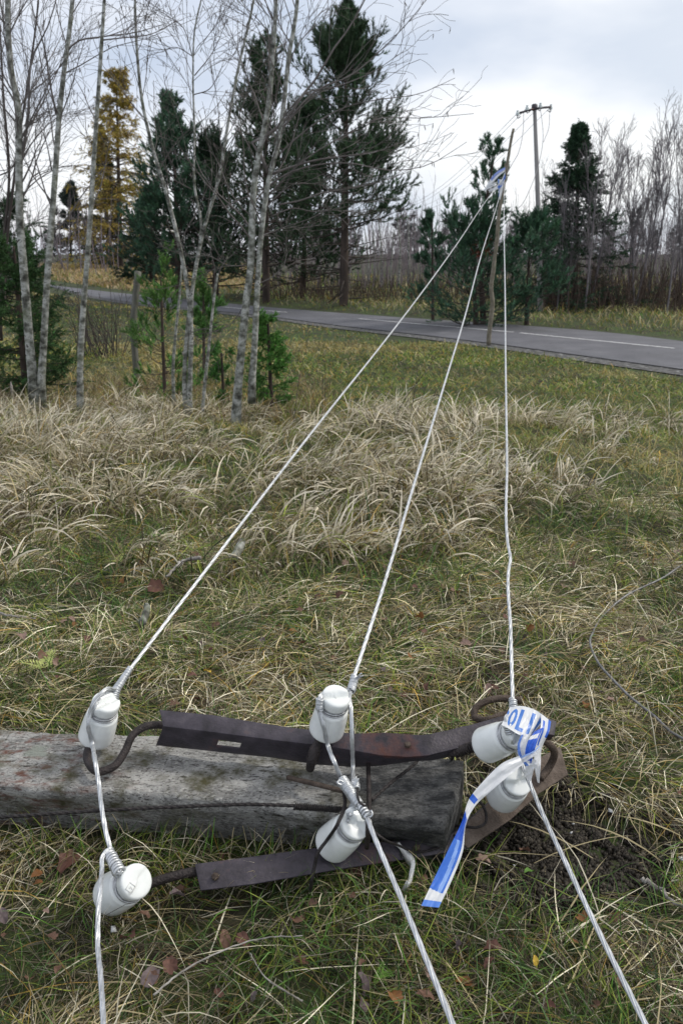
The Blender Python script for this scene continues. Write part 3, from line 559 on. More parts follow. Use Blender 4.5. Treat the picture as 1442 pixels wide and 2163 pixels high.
# right conductor
c3 = empty('conductor', PZ(1110, 1640, .2), 'right silver stranded conductor running past the barrier tape knot', 'cable')
yC = neck(I5).y
run('cable', [(1082, 1484), (1078, 1340), (1075, 1195), (1077, 1185), (1072, 1150), (1070, 980), (1067, 760), (1066, 620), (1064, 505), (1064, 378)], yC+.08, SY, c3, .0036)
V, Fs = coil(tuple(PY(1082, 1478, yC+.08)), tuple(PY(1084, 1500, yC+.05)), .0075, .0085, 5, .0026, 5); mesh_np('cable_binding', V, Fs, M['alu'], c3, smooth=True)
n5 = near_px(1073, 1540, I5, .7, .035)
strand('cable_loop', [PY(1083, 1492, yC+.07), PY(1078, 1508, yC+.03), near_px(1068, 1522, I5, .7, .02), n5, near_px(1082, 1565, I5, .75, .04), PZ(1097, 1604, .25), PZ(1118, 1655, .235), PZ(1150, 1730, .22), PZ(1200, 1835, .21), PZ(1262, 1965, .2), PZ(1362, 2163, .2), PZ(1420, 2275, .2), PZ(1520, 2480, .2), PZ(1630, 2700, .2)], .0036, c3, step=.0025)
V, Fs = coil(tuple(near_px(1070, 1532, I5, .7, .035)), tuple(near_px(1076, 1550, I5, .7, .04)), .0075, .0078, 4, .0026, 6); mesh_np('cable_binding', V, Fs, M['alu'], c3, smooth=True)
# loose wire on the grass at the right
gw = [(1620, 1130), (1500, 1165), (1442, 1192), (1390, 1225), (1325, 1256), (1275, 1298), (1252, 1335), (1246, 1362), (1258, 1392), (1290, 1432), (1330, 1472), (1380, 1512), (1420, 1548), (1460, 1570), (1560, 1640), (1700, 1720)]
P = []
for x, y in gw: p = gp(x, y-10); P.append(PZ(x, y, p.z+.044))
V, Fs = sweep(resamp(P, 600), .0037, 14, 6, .09, .25); tag(mesh_np('loose_wire', V, Fs, M['greywire'], smooth=True), 'loose grey stranded wire curving over the grass at the right edge', 'wire')

# ------------------------------------------------------------------ police tape
BLUE = (.03, .13, .62); WH = (.74, .76, .80); BLUE_REFL = (.25, .42, .85)
GL = {'P': ['####.', '#...#', '#...#', '####.', '#....', '#....', '#....'], 'O': ['.###.', '#...#', '#...#', '#...#', '#...#', '#...#', '.###.'], 'L': ['#....', '#....', '#....', '#....', '#....', '#....', '#####'], 'I': ['..##.', '..##.', '..##.', '..##.', '..##.', '..##.', '..##.']}
def seg(ch, x, y):       # bold letter shapes, x,y in 0..1, y up
    if ch == 'I': return abs(x-.5) < .24
    if ch == 'L': return x < .42 or y < .17
    if ch == 'O':
        a = ((x-.5)/.5)**2+((y-.5)/.5)**2; b = ((x-.5)/.20)**2+((y-.5)/.30)**2; return a < 1 and b > 1
    if ch == 'P': return x < .40 or (y > .42 and ((x-.45)/.55)**2+((y-.71)/.29)**2 < 1 and not (y > .60 and y < .82 and x < .68))
    return False
def text_col(word, u0, u1, v0=.2, v1=.8, slant=0.):
    def f(u, v):
        y = (v-v0)/(v1-v0)
        if not 0 < y < 1: return WH
        x = (u-u0)/(u1-u0)*len(word)-slant*(y-.5); k = math.floor(x)
        if 0 <= k < len(word) and .08 < x-k < .92 and seg(word[k], (x-k-.08)/.84, y): return (.06, .20, .62)
        return WH
    return f
def tape(name, Lp, Rp, colf, parent, nu=90, nv=26, wr=.004, wf=9., thick=.0006):
    A = resamp(Lp, nu); B = resamp(Rp, nu); t = np.linspace(0, 1, nv)[None, :, None]; V = A[:, None]*(1-t)+B[:, None]*t
    uu = np.linspace(0, 1, nu)[:, None]+0*t[..., 0]; vv = t[..., 0]+0*uu
    dv = nrm(np.array([0, 0, CH])-V); wv = (fbm(uu*wf, vv*1.6+wf, .7, 4)-.5)*2+.55*np.sin(vv*9+uu*wf*2+4*fbm(uu*5, vv*2, 1.)); V = V+dv*(wv*wr)[..., None]
    i = np.arange(nu-1)[:, None]*nv; j = np.arange(nv-1)[None]
    fc = [colf((a+.5)/(nu-1), (b+.5)/(nv-1)) for a in range(nu-1) for b in range(nv-1)]
    return mesh_np(name, V, np.stack([i+j, i+nv+j, i+nv+j+1, i+j+1], -1).reshape(-1, 4), M['tape'], parent, smooth=True, fcol=np.array(fc))
tp = empty('barrier_tape', PZ(1110, 1540, .25), 'blue and white police tape knotted round the right end of the crossarm', 'tape')
Q = yC-.06
def T(x, y, d=0.): return PY(x, y, Q+d+(1600-y)*.0004)
# u runs along the lettering, v upwards (left rail = lower edge)
tape('wrapped_band', [T(1058, 1531), T(1072, 1538, -.01), T(1092, 1550, -.015), T(1112, 1557, -.01), T(1122, 1552, .01)], [T(1076, 1494, .05), T(1095, 1491, .045), T(1118, 1495, .04), T(1142, 1508, .03), T(1151, 1519, .03)], text_col('POLII', -.16, 1.02, .10, .86, -.0), tp, 110, 40, .0022, 5)
def edge_blue(u, v): return BLUE if (v < .28 or (.55 < v < .72 and u > .2)) else WH
tape('hanging_fold', [T(1142, 1507, .03), T(1140, 1540, -.01), T(1130, 1575, -.02), T(1127, 1610, -.02), T(1134, 1652, 0)], [T(1163, 1524, .03), T(1158, 1548, .0), T(1143, 1582, 0), T(1141, 1615, -.01), T(1138, 1654, 0)], lambda u, v: BLUE if (v > .72 and u < .35) or (.2 < v < .42 and .1 < u < .5) else WH, tp, 80, 20, .003, 6)
tape('knot_strip', [T(1128, 1545, -.03), T(1113, 1568, -.05), T(1108, 1590, -.05), T(1112, 1612, -.04)], [T(1146, 1536, -.02), T(1136, 1560, -.04), T(1128, 1585, -.05), T(1121, 1612, -.04)], lambda u, v: WH if .18 < u < .34 and v < .9 else (.03, .12, .60), tp, 50, 16, .003, 5)
tape('knot_strip', [T(1100, 1552, -.02), T(1092, 1575, -.03), T(1096, 1600, -.04), T(1110, 1618, -.045)], [T(1116, 1550, -.02), T(1113, 1575, -.04), T(1122, 1598, -.045), T(1134, 1614, -.04)], lambda u, v: WH if v > .25 else (.12, .25, .7), tp, 50, 16, .004, 5)
tape('knot_strip', [T(1095, 1600, -.05), T(1108, 1594, -.055), T(1122, 1588, -.055), T(1139, 1575, -.045)], [T(1098, 1614, -.05), T(1112, 1607, -.055), T(1128, 1597, -.055), T(1141, 1583, -.045)], lambda u, v: WH if v > .3 else (.3, .45, .8), tp, 40, 12, .003, 5)
tape('knot_strip', [T(1112, 1605, -.04), T(1108, 1622, -.035), T(1106, 1640, -.02)], [T(1132, 1606, -.04), T(1126, 1628, -.03), T(1120, 1650, -.015)], lambda u, v: WH, tp, 30, 12, .004, 5)
def tail_col(u, v):
    if u > .965: return (.10, .25, .75)
    if u > .90+.02*v: return WH
    if u > .46+.04*v: return BLUE_REFL if (abs(v-.52-.1*sin(u*9)) < .12 and u > .62) else ((.02, .10, .55) if u < .62 and v < .75 else (.045, .17, .66)) if v < .86 else WH  # lighter streak is a reflection painted into the blue of the tail
    if .355 < u < .39 and v > .0 and v < .8: return BLUE
    return WH
tape('loose_tail', [T(1096, 1596, -.06), T(1060, 1612, -.08), T(1020, 1650, -.09), T(990, 1688, -.10), T(975, 1735, -.12), T(951, 1785, -.14), T(920, 1848, -.16), T(889, 1913, -.19)],
     [T(1104, 1614, -.06), T(1072, 1640, -.08), T(1035, 1672, -.09), T(1003, 1702, -.10), T(984, 1740, -.12), T(977, 1797, -.14), T(955, 1856, -.16), T(926, 1917, -.19)], tail_col, tp, 200, 26, .0028, 8)

# ------------------------------------------------------------------ support stick with tape, line pole, overhead wires
st = empty('support_stick', PY(1032, 724, SY), 'tall crooked barked stick propping the three conductors by the road', 'stick')
sp = [(1031, 728), (1034, 690), (1040, 645), (1037, 612), (1041, 570), (1047, 515), (1054, 445), (1063, 395), (1070, 350), (1075, 315), (1079, 292), (1084, 272)]
P = resamp([PY(x, y, SY) for x, y in sp], 60); P[:, 0] += (fbm(np.arange(60), np.zeros(60), 4)-.5)*.05
V, Fs = sweep(P, np.linspace(.058, .03, 60)*(1+.25*(fbm(np.arange(60), np.ones(60), 2.)-.5)), 10); mesh_np('stem', V, Fs, M['stick'], st, smooth=True)
P = resamp([PY(1063, 400, SY), PY(1066, 372, SY-.02), PY(1066, 345, SY-.03)], 12); V, Fs = sweep(P, np.linspace(.03, .018, 12), 8); mesh_np('fork', V, Fs, M['stick'], st, smooth=True)
tp2 = empty('barrier_tape', PY(1060, 380, SY), 'blue and white tape fluttering on the forked top of the stick', 'tape')
def S2(x, y, d=0.): return PY(x, y, SY-.12+d)
for Lp, Rp, cf in [([(1066, 353), (1050, 362), (1035, 378), (1026, 394)], [(1066, 362), (1055, 370), (1042, 384), (1030, 398)], lambda u, v: (.25, .33, .70) if v < .6 and u < .7 else WH),
                   ([(1066, 362), (1058, 380), (1048, 392), (1030, 402)], [(1067, 375), (1060, 392), (1050, 400), (1033, 405)], lambda u, v: (.06, .18, .62) if v > .3 and u < .6 else WH),
                   ([(1050, 378), (1052, 395), (1053, 420)], [(1064, 380), (1062, 395), (1056, 422)], lambda u, v: WH if v > .2 else (.2, .35, .8)),
                   ([(1045, 385), (1030, 393), (1020, 402)], [(1047, 389), (1033, 398), (1022, 403)], lambda u, v: WH)]:
    tape('tape_strip', [S2(*p) for p in Lp], [S2(*p, -.05) for p in Rp], cf, tp2, 30, 10, .02, 4)
UY = 30.
up_ = empty('line_pole', PY(1140, 664, UY), 'grey overhead line pole with crossarm beyond the road', 'utility pole')
P = resamp([PY(1141, 668, UY), PY(1136, 450, UY), PY(1128, 224, UY)], 30); V, Fs = sweep(P, np.linspace(.115, .06, 30), 12); mesh_np('pole_shaft', V, Fs, M['polewood'], up_, smooth=True)
P = resamp([PY(1096, 239, UY-.35), PY(1128, 230, UY-.1), PY(1162, 226, UY+.15)], 8); V, Fs = sweep(P, .036, 4); mesh_np('pole_crossarm', V, Fs, M['iron'], up_)
P = resamp([PY(1128, 232, UY-.05), PY(1128, 222, UY)], 4); V, Fs = sweep(P, .10, 10); mesh_np('pole_cap', V, Fs, M['iron'], up_)
inz = [(1092, 239, -.4), (1112, 228, -.2), (1140, 223, 0), (1162, 226, .2)]
Vl, Fl = lathe(PROF, 14)
for x, y, d in inz:
    o = mesh_np('pole_insulator', Vl, Fl, M['glass'], up_, smooth=True); mt = Matrix.Translation(PY(x, y+5, UY+d)) @ Matrix.Scale(1.15, 4); o.data.transform(mt)
    P = resamp([PY(x+(7 if x < 1128 else -7), y+7, UY+d), PY(x, y+11, UY+d), PY(x, y+4, UY+d)], 8); V, Fs = sweep(P, .014, 5); mesh_np('insulator_pin', V, Fs, M['iron'], o)
def thin(pts, lab, r=.0095): 
    V, Fs = sweep(resamp(pts, 50), r, 4); tag(mesh_np('overhead_wire', V, Fs, M['thinwire']), lab, 'wire', 'thin overhead wires at the line pole')
ends = [(860, 432, 75), (872, 434, 75), (888, 437, 75), (905, 442, 75)]
nm = ['outer left insulator', 'inner left insulator', 'inner right insulator', 'outer right insulator']
for (x, y, d), e_, l in zip(inz, ends, nm):
    a = PY(x, y, UY+d); b = PY(*e_); mid = (a+b)/2-Vector((0, 0, .55)); thin([a, a.lerp(mid, .5)-Vector((0, 0, .14)), mid, b.lerp(mid, .5)-Vector((0, 0, .14)), b], 'thin overhead wire from the %s to the distant left' % l)
thin([PY(1105, 236, UY-.2), PY(1104, 275, 27), PY(1095, 320, 24), PY(1079, 350, 21.5), PY(1065, 376, SY)], 'slack wire hanging from the pole crossarm left side to the stick')
thin([PY(1140, 226, UY), PY(1146, 290, 28), PY(1136, 350, 26), PY(1118, 400, 24), PY(1098, 436, 22), PY(1082, 447, 21), PY(1066, 440, SY)], 'slack wire bellying low between the pole top and the stick')
thin([PY(1160, 230, UY+.2), PY(1158, 270, 28.5), PY(1147, 300, 27)], 'short slack wire end dangling below the right tip of the pole crossarm')

# ------------------------------------------------------------------ grass
def blades(x, y, L, az, e0, e1, wd, c, K=4, tipc=None, zoff=0., twist_=.5, curl=0.):
    n = len(x); z = gz(x, y)+zoff; P = [np.stack([x, y, z], 1)]; a = az.copy()
    for k in range(K):
        e = e0+(e1-e0)*(k+.5)/K; d = np.stack([np.cos(e)*np.cos(a), np.cos(e)*np.sin(a), np.sin(e)], 1)
        P.append(P[-1]+d*(L/K)[:, None]); a = a+curl*rng.normal(0, .35, n)
    P = np.stack(P, 1); ro = rng.normal(0, twist_, n)
    sd = np.stack([-np.sin(az)*np.cos(ro), np.cos(az)*np.cos(ro), np.sin(ro)], 1)[:, None]
    tt = np.linspace(0, 1, K+1); wk = (1-tt**2.2)*(.55+.9*np.minimum(tt*3, 1)*.5)
    g = gz(P[..., 0], P[..., 1]); P[..., 2] = np.maximum(P[..., 2], g+.004)
    W_ = wd[:, None, None]*wk[None, :K, None]*.5
    V = np.concatenate([(P[:, :K]-sd*W_), (P[:, :K]+sd*W_), P[:, K:]], 1)      # K left, K right, tip
    b = np.arange(n)[:, None]*(2*K+1); k = np.arange(K-1)[None]
    F4 = np.stack([b+k, b+K+k, b+K+k+1, b+k+1], -1).reshape(-1, 4); F3 = np.stack([b[:, 0]+K-1, b[:, 0]+2*K-1, b[:, 0]+2*K], 1)
    col = np.repeat(c[:, None], K+1, 1)
    if tipc is not None: col = col*(1-tt[None, :, None])+tipc[:, None]*tt[None, :, None]
    col = np.concatenate([col[:, :K], col[:, :K], col[:, K:]], 1)
    return V.reshape(-1, 3), [F4, F3], col.reshape(-1, 3)
def pick(n, pal, wts, var=.2):
    pal = np.array(pal); i = rng.choice(len(pal), n, p=np.array(wts)/sum(wts)); return pal[i]*np.exp(rng.normal(0, var, (n, 1)))
def post_mask(x, y):      # grass does not grow through the post
    ys0 = np.interp(x, Fr[:, 0], Fr[:, 1]); ys1 = np.interp(x, Bk[:, 0], Bk[:, 1])
    return (x < PZ(950, 1700, .15).x) & (y > ys0-.0) & (y < ys1+.02)
def scatter(n, y0, y1, pw_=1.):
    y = y0+(y1-y0)*rng.random(n)**pw_; x = rng.uniform(-1, 1, n)*(.62*np.maximum(y, 0)+.95); return x, y
def keep(m, *a): return [q[m] for q in a]
STRAW = (.45, .38, .22); PALE_S = (.78, .72, .56); GREYB = (.19, .16, .105); BROWN = (.075, .053, .03); GREEN = (.065, .145, .018); YGREEN = (.17, .21, .03); DKG = (.022, .05, .01); OCHRE = (.34, .22, .05)
def grass_obj(name, parts, label):
    mb = MB()
    for V, Fs, c in parts: mb.add(V, Fs, c)
    o = mb.build(name, M['grass'], smooth=False); tag(o, label, 'grass', kind='stuff'); return o
# matted thatch close to the camera
x, y = scatter(175000, .55, 4.9, 1.3)
gr = fbm(x+3, y, .35, 3); sm = soilmask(x, y); m = (~post_mask(x, y)) & (rng.random(len(x)) > sm*1.02) & (rng.random(len(x)) < .45+.9*sst(.38, .62, gr))
x, y, gr = keep(m, x, y, gr); n = len(x)
az = (fbm(x, y+20, .30, 2)-.5)*9+rng.normal(0, .9, n); low_ = rng.random(n)
L = rng.uniform(.04, .18, n)*(1+.25*(y > 2.2)); e0 = rng.uniform(.0, .65, n)*np.where(low_ > .8, 1.5, .7); e1 = e0-rng.uniform(.3, 1.3, n)
c = pick(n, [STRAW, PALE_S, GREYB, BROWN, OCHRE, YGREEN], [26, 14, 20, 22, 6, 14], .34); c = c*(.36+.72*sst(.25, .75, gr)+.22*sst(1.5, 3.0, y))[:, None]
A = blades(x, y, L, az, e0, e1, rng.uniform(.0010, .0027, n)*(1+.14*y), c, 4, c*1.12, rng.uniform(-.01, .05, n)*rng.random(n), .6, .55)
x, y = scatter(70000, .55, 5.2, 1.25)
gr = fbm(x+40, y, .5, 3); sm = soilmask(x, y); m = (~post_mask(x, y)) & (rng.random(len(x)) > sm*1.0) & (rng.random(len(x)) < sst(.38, .60, gr)+.20)
x, y, gr = keep(m, x, y, gr); n = len(x)
L = rng.uniform(.05, .17, n); e0 = rng.uniform(.4, 1.4, n); e1 = e0-rng.uniform(.2, 1.6, n); c = pick(n, [GREEN, YGREEN, DKG, (.08, .15, .045)], [36, 26, 30, 12], .3)*.88
B = blades(x, y, L, rng.uniform(0, 2*pi, n), e0, e1, rng.uniform(.0013, .0034, n)*(1+.12*y), c, 4, c*1.3+.01, 0., .5, .6)
grass_obj('matted_grass', [A, B], 'matted dead and green grass in the foreground')
# a few long stalks lying over everything
x, y = scatter(800, .7, 3.2, 1.2); m = ~post_mask(x, y) & (rng.random(len(x)) > soilmask(x+.1, y)*.75); x, y = keep(m, x, y); n = len(x); sm = soilmask(x, y)
c = pick(n, [PALE_S, STRAW, OCHRE], [50, 40, 6], .15)
A = blades(x, y, rng.uniform(.14, .36, n), rng.normal(.5, 1.2, n), rng.uniform(.1, .5, n), rng.uniform(-.4, -.1, n), rng.uniform(.002, .0045, n), c, 6, c, .02, .5, .16)
n = 650; x = rng.uniform(-.75, .30, n); y = np.interp(x, Fr[:, 0], Fr[:, 1])-rng.uniform(.0, .07, n)
c = pick(n, [STRAW, GREYB, GREEN, YGREEN, PALE_S], [30, 20, 26, 14, 10], .3)
A2 = blades(x, y, rng.uniform(.06, .17, n), rng.uniform(0, 2*pi, n), rng.uniform(.7, 1.5, n), rng.uniform(-.6, .9, n), rng.uniform(.0016, .0036, n), c, 5, c*1.1, 0, .5, .3)
n = 500; x = rng.uniform(-.55, .45, n); y = np.interp(x, Bk[:, 0], Bk[:, 1])+rng.uniform(.03, .10, n)
c = pick(n, [STRAW, GREYB, GREEN, YGREEN, PALE_S], [34, 20, 18, 12, 12], .3)
A3 = blades(x, y, rng.uniform(.08, .24, n), rng.uniform(0, 2*pi, n), rng.uniform(.8, 1.5, n), rng.uniform(-.3, 1., n), rng.uniform(.0016, .0036, n), c, 5, c*1.1, 0, .5, .3)
grass_obj('grass_stalks', [A, A2, A3], 'long pale dead stalks lying over the matted grass')
# tussocks of long bleached grass in the middle distance
def band(x, y):      # where the bleached grass stands
    px = 721+F*x/(y*cp_+1.7*sp_); top = 8.8+.9*(fbm(x, x*0+2, 1.3, 2)-.5)+np.where(px < 620, .9, 0)
    bot = 3.0+1.3*sst(560, 1250, px)+1.1*sst(1150, 1450, px)+(fbm(x, x*0+7, .8, 2)-.5)*.9
    return sst(0, .35, y-bot)*(1-sst(0, 1.0, y-top))*(1-.7*sst(820, 1150, px))*(1-.8*sst(1230, 1400, px))
tx, ty = scatter(7600, 2.7, 12, 1.); bd = band(tx, ty); m = rng.random(len(tx)) < bd*(.05+1.0*sst(.44, .58, fbm(tx, ty, .8, 3)))*(.35+.65*sst(.35, .6, fbm(tx+5, ty+8, 2.2, 2))); tx, ty = tx[m], ty[m]
nt_ = len(tx); per = 34; lean = .1+(fbm(tx, ty, 1.2, 2)-.5)*6+rng.normal(0, .5, nt_); Ht = rng.uniform(.16, .44, nt_)*(.9+.2*(ty > 6)); Lv = rng.lognormal(0, .22, nt_)
x = np.repeat(tx, per)+rng.normal(0, .055, nt_*per); y = np.repeat(ty, per)+rng.normal(0, .055, nt_*per); n = len(x)
az = np.repeat(lean, per)+rng.normal(0, .85, n); L = np.repeat(Ht, per)*rng.uniform(.5, 1.25, n)
e0 = rng.uniform(1.05, 1.55, n); e1 = e0-rng.uniform(.6, 3.1, n)
pal_ = rng.random(n) < .33*np.repeat(Lv, per)
c = pick(n, [STRAW, GREYB, YGREEN, BROWN, DKG, OCHRE], [18, 22, 20, 24, 10, 6], .3)*np.repeat(Lv, per)[:, None]
c = np.where(pal_[:, None], np.array([STRAW])*rng.uniform(.9, 1.6, (n, 1)), c); tipc = np.where(pal_[:, None], np.array([(.86, .80, .68)])*rng.uniform(.8, 1.15, (n, 1)), c*1.15)
A = blades(x, y, L, az, e0, e1, rng.uniform(.0035, .008, n)*np.where(pal_, 2.0, 1.), c*.8, 6, tipc, 0, .7, .25)
x, y = scatter(62000, 3.2, 13, 1.1); m = (rng.random(len(x)) < .3+.55*band(x, y)); x, y = keep(m, x, y); n = len(x); gr = fbm(x+7, y, .9, 3)
c = pick(n, [GREYB, BROWN, YGREEN, OCHRE, GREEN, STRAW], [16, 26, 28, 10, 26, 7], .35)
B = blades(x, y, rng.uniform(.08, .24, n), rng.uniform(0, 2*pi, n), rng.uniform(.5, 1.5, n), rng.uniform(-.6, .8, n), rng.uniform(.003, .006, n), c*(.5+.8*gr)[:, None], 3, c, 0, .5)
x, y = scatter(26000, 7.5, 13.5, 1.); px_ = 721+F*x/(y*cp_+1.7*sp_); m = (px_ < 700) & (rng.random(len(x)) < sst(8.2, 9.4, y)*(.3+.9*fbm(x, y, .8, 3))); x, y = keep(m, x, y); n = len(x)
c = pick(n, [(.16, .10, .05), BROWN, GREYB, OCHRE, STRAW, YGREEN], [30, 18, 20, 12, 12, 12], .3)
C_ = blades(x, y, rng.uniform(.2, .5, n), rng.uniform(0, 2*pi, n), rng.uniform(.8, 1.55, n), rng.uniform(-.7, .9, n), rng.uniform(.004, .008, n), c, 4, c*1.3, 0, .5)
grass_obj('bleached_grass', [A, B, C_], 'long bleached arching grass tussocks in the middle distance')
# greener grass towards the road
x, y = scatter(120000, 4.8, 20, 1.0)
x2 = rng.uniform(-30, 1, 60000); y2 = rng.uniform(17, 52, 60000); m2 = (x2 < np.interp(y2, CL[::-1, 1], CL[::-1, 0])) & (x2 > -.6*y2-2); x, y = np.r_[x, x2[m2]], np.r_[y, y2[m2]]
rd = road_dist(x, y); m = (rd > -.08+.55*sst(4.3, 7, x)*(y < 20)+.45*(fbm(x, y, .5)-.4)) & (rng.random(len(x)) < 1.01) & (rng.random(len(x)) < 1-.75*band(x, y)*(y < 7.5)); x, y, rd = keep(m, x, y, rd); n = len(x)
gr = fbm(x+11, y+3, 1.2, 4); g2 = fbm(x-5, y, 3.2, 3)
c = pick(n, [GREEN, YGREEN, STRAW, OCHRE, DKG, GREYB], [24, 42, 10, 14, 9, 4], .28)
dry = sst(.42, .60, g2)[:, None]*.6; c = (c*(1-dry)+pick(n, [STRAW, OCHRE, GREYB], [40, 40, 25], .2)*dry)*(.45+1.05*gr)[:, None]
A = blades(x, y, rng.uniform(.06, .2, n)*(.7+.6*gr), rng.uniform(0, 2*pi, n), rng.uniform(.4, 1.45, n), rng.uniform(-.7, .7, n), rng.uniform(.004, .009, n)*(y/9), c, 3, c*1.25, 0, .5)
grass_obj('verge_grass', [A], 'short yellow green grass on the near side of the road')
# beyond the road, and the field at far left
n = 80000; y = 13+55*rng.random(n)**1.3; x = rng.uniform(-1, 1, n)*(.60*y+2); rd = road_dist(x, y); kx_ = x > np.interp(y, CL[::-1, 1], CL[::-1, 0]); m = (rd > .25) & kx_; x, y, rd = keep(m, x, y, rd); n = len(x)
gr = fbm(x, y, 2.5, 3); c = pick(n, [STRAW, OCHRE, YGREEN, GREEN, GREYB, DKG], [26, 16, 28, 14, 12, 8], .25)
gb = (1-sst(.2, 1.6, rd))[:, None]; c = c*(1-.6*gb)+pick(n, [YGREEN, GREEN], [50, 50], .2)*.6*gb; c *= (.6+.8*gr)[:, None]
A = blades(x, y, rng.uniform(.14, .5, n)*(.5+.5*sst(.3, 2.5, rd)), rng.uniform(0, 2*pi, n), rng.uniform(.6, 1.5, n), rng.uniform(-.5, .9, n), rng.uniform(.012, .022, n)*np.maximum(y/26, .7), c, 3, c*1.25, 0, .5)
n = 40000; y = rng.uniform(45, 100, n); x = rng.uniform(-.55*y-3, -.1*y, n); m = road_dist(x, y) > .3; x, y = keep(m, x, y); n = len(x)
c = pick(n, [(.38, .26, .14), (.42, .32, .2), OCHRE, YGREEN], [40, 30, 15, 15], .2)
B = blades(x, y, rng.uniform(.2, .5, n), rng.uniform(0, 2*pi, n), rng.uniform(.7, 1.5, n), rng.uniform(0, .9, n), rng.uniform(.04, .07, n), c, 2, c*1.1, 0, .5)
grass_obj('roadside_grass', [A, B], 'tall dry grass beyond the road and in the far field')
# crumbs of bare soil
n = 30000; x = SOIL.x+rng.normal(.03, .22, n); y = SOIL.y+rng.normal(0, .19, n); m = (soilmask(x, y) > .2) & ~post_mask(x, y); x, y = keep(m, x, y); n = len(x)
r = rng.uniform(.002, .009, n)*rng.random(n)**.6+.001; O6 = np.array([[1, 0, 0], [-1, 0, 0], [0, 1, 0], [0, -1, 0], [0, 0, 1], [0, 0, -1]], float)
V = np.stack([x, y, gz(x, y)+r*.4], 1)[:, None]+O6[None]*r[:, None, None]*rng.uniform(.6, 1.4, (n, 6, 1))
f8 = np.array([[0, 2, 4], [2, 1, 4], [1, 3, 4], [3, 0, 4], [2, 0, 5], [1, 2, 5], [3, 1, 5], [0, 3, 5]])
tag(mesh_np('soil_crumbs', V, (np.arange(n)[:, None, None]*6+f8[None]).reshape(-1, 3), M['leaf'], col=np.repeat(pick(n, [(.02, .016, .012), (.05, .042, .032), (.10, .085, .065)], [70, 26, 4], .25)[:, None], 6, 1)), 'dark crumbs of bare soil right of the post end', 'soil', kind='stuff')

# ------------------------------------------------------------------ fallen leaves
def leaf_mesh(name, kind, size):
    n = 22; t = np.linspace(0, 2*pi, n, endpoint=False); r = 1+.09*np.abs(np.sin(t*6.5))+(0 if kind == 'oval' else .34*np.abs(np.sin(t*3.5+.5))-.15)
    w_ = .62 if kind == 'oval' else .85
    bx = np.cos(t)*r; by = np.sin(t)*r*w_*(1-.25*np.cos(t)); V = [[0, 0, 0]]; 
    for q in (.5, 1.): V += [[a*q, b*q, (.55*(b*q)**2+.22*(a*q)**2*math.sin(a*3+1))+.10*math.sin(b*7+a*5)*q] for a, b in zip(bx, by)]
    V += [[-1.0, -.015, .02], [-1.0, .015, .02], [-1.5, 0, .10]]
    V = np.array(V)*size; j = np.arange(n); j2 = (j+1) % n
    F3 = np.concatenate([np.stack([0*j, 1+j, 1+j2], 1), [[2*n+1, 2*n+2, 2*n+3]]]); F4 = np.stack([1+j, 1+n+j, 1+n+j2, 1+j2], 1)
    return V, [F3, F4]
LEAFC = {'brown': (.15, .085, .06), 'redbrown': (.125, .06, .045), 'purple': (.13, .10, .105), 'yellow': (.48, .33, .05), 'orange': (.21, .095, .035), 'green': (.09, .20, .03), 'pinkish': (.26, .175, .145)}
leafmesh = {}
for k, (kind, cn) in enumerate([(a, b) for a in ('oval', 'lobed') for b in LEAFC]):
    V, Fs = leaf_mesh('l', kind, 1.); cc = np.array(LEAFC[cn])*(1+rng.normal(0, .12, (len(V), 1))); leafmesh[(kind, cn)] = (V, Fs, cc)
def place_leaf(px, py, size, cn, kind='oval', label=None, group=None, rot=None, tilt=.45, lift=.042):
    p = gp(px, py); V, Fs, cc = leafmesh[(kind, cn)]; key = (kind, cn)
    me = leafcache.get(key)
    if me is None: o = mesh_np('fallen_leaf', V, Fs, M['leaf'], col=cc, smooth=True); leafcache[key] = o.data
    else: o = bpy.data.objects.new('fallen_leaf', me); COL.objects.link(o)
    o.location = p+Vector((0, -.01, lift)); o.rotation_euler = (random.gauss(.1, tilt), random.gauss(0, tilt), random.uniform(0, 6.28) if rot is None else rot); o.scale = (size,)*3
    return tag(o, label, 'leaf', group)
leafcache = {}
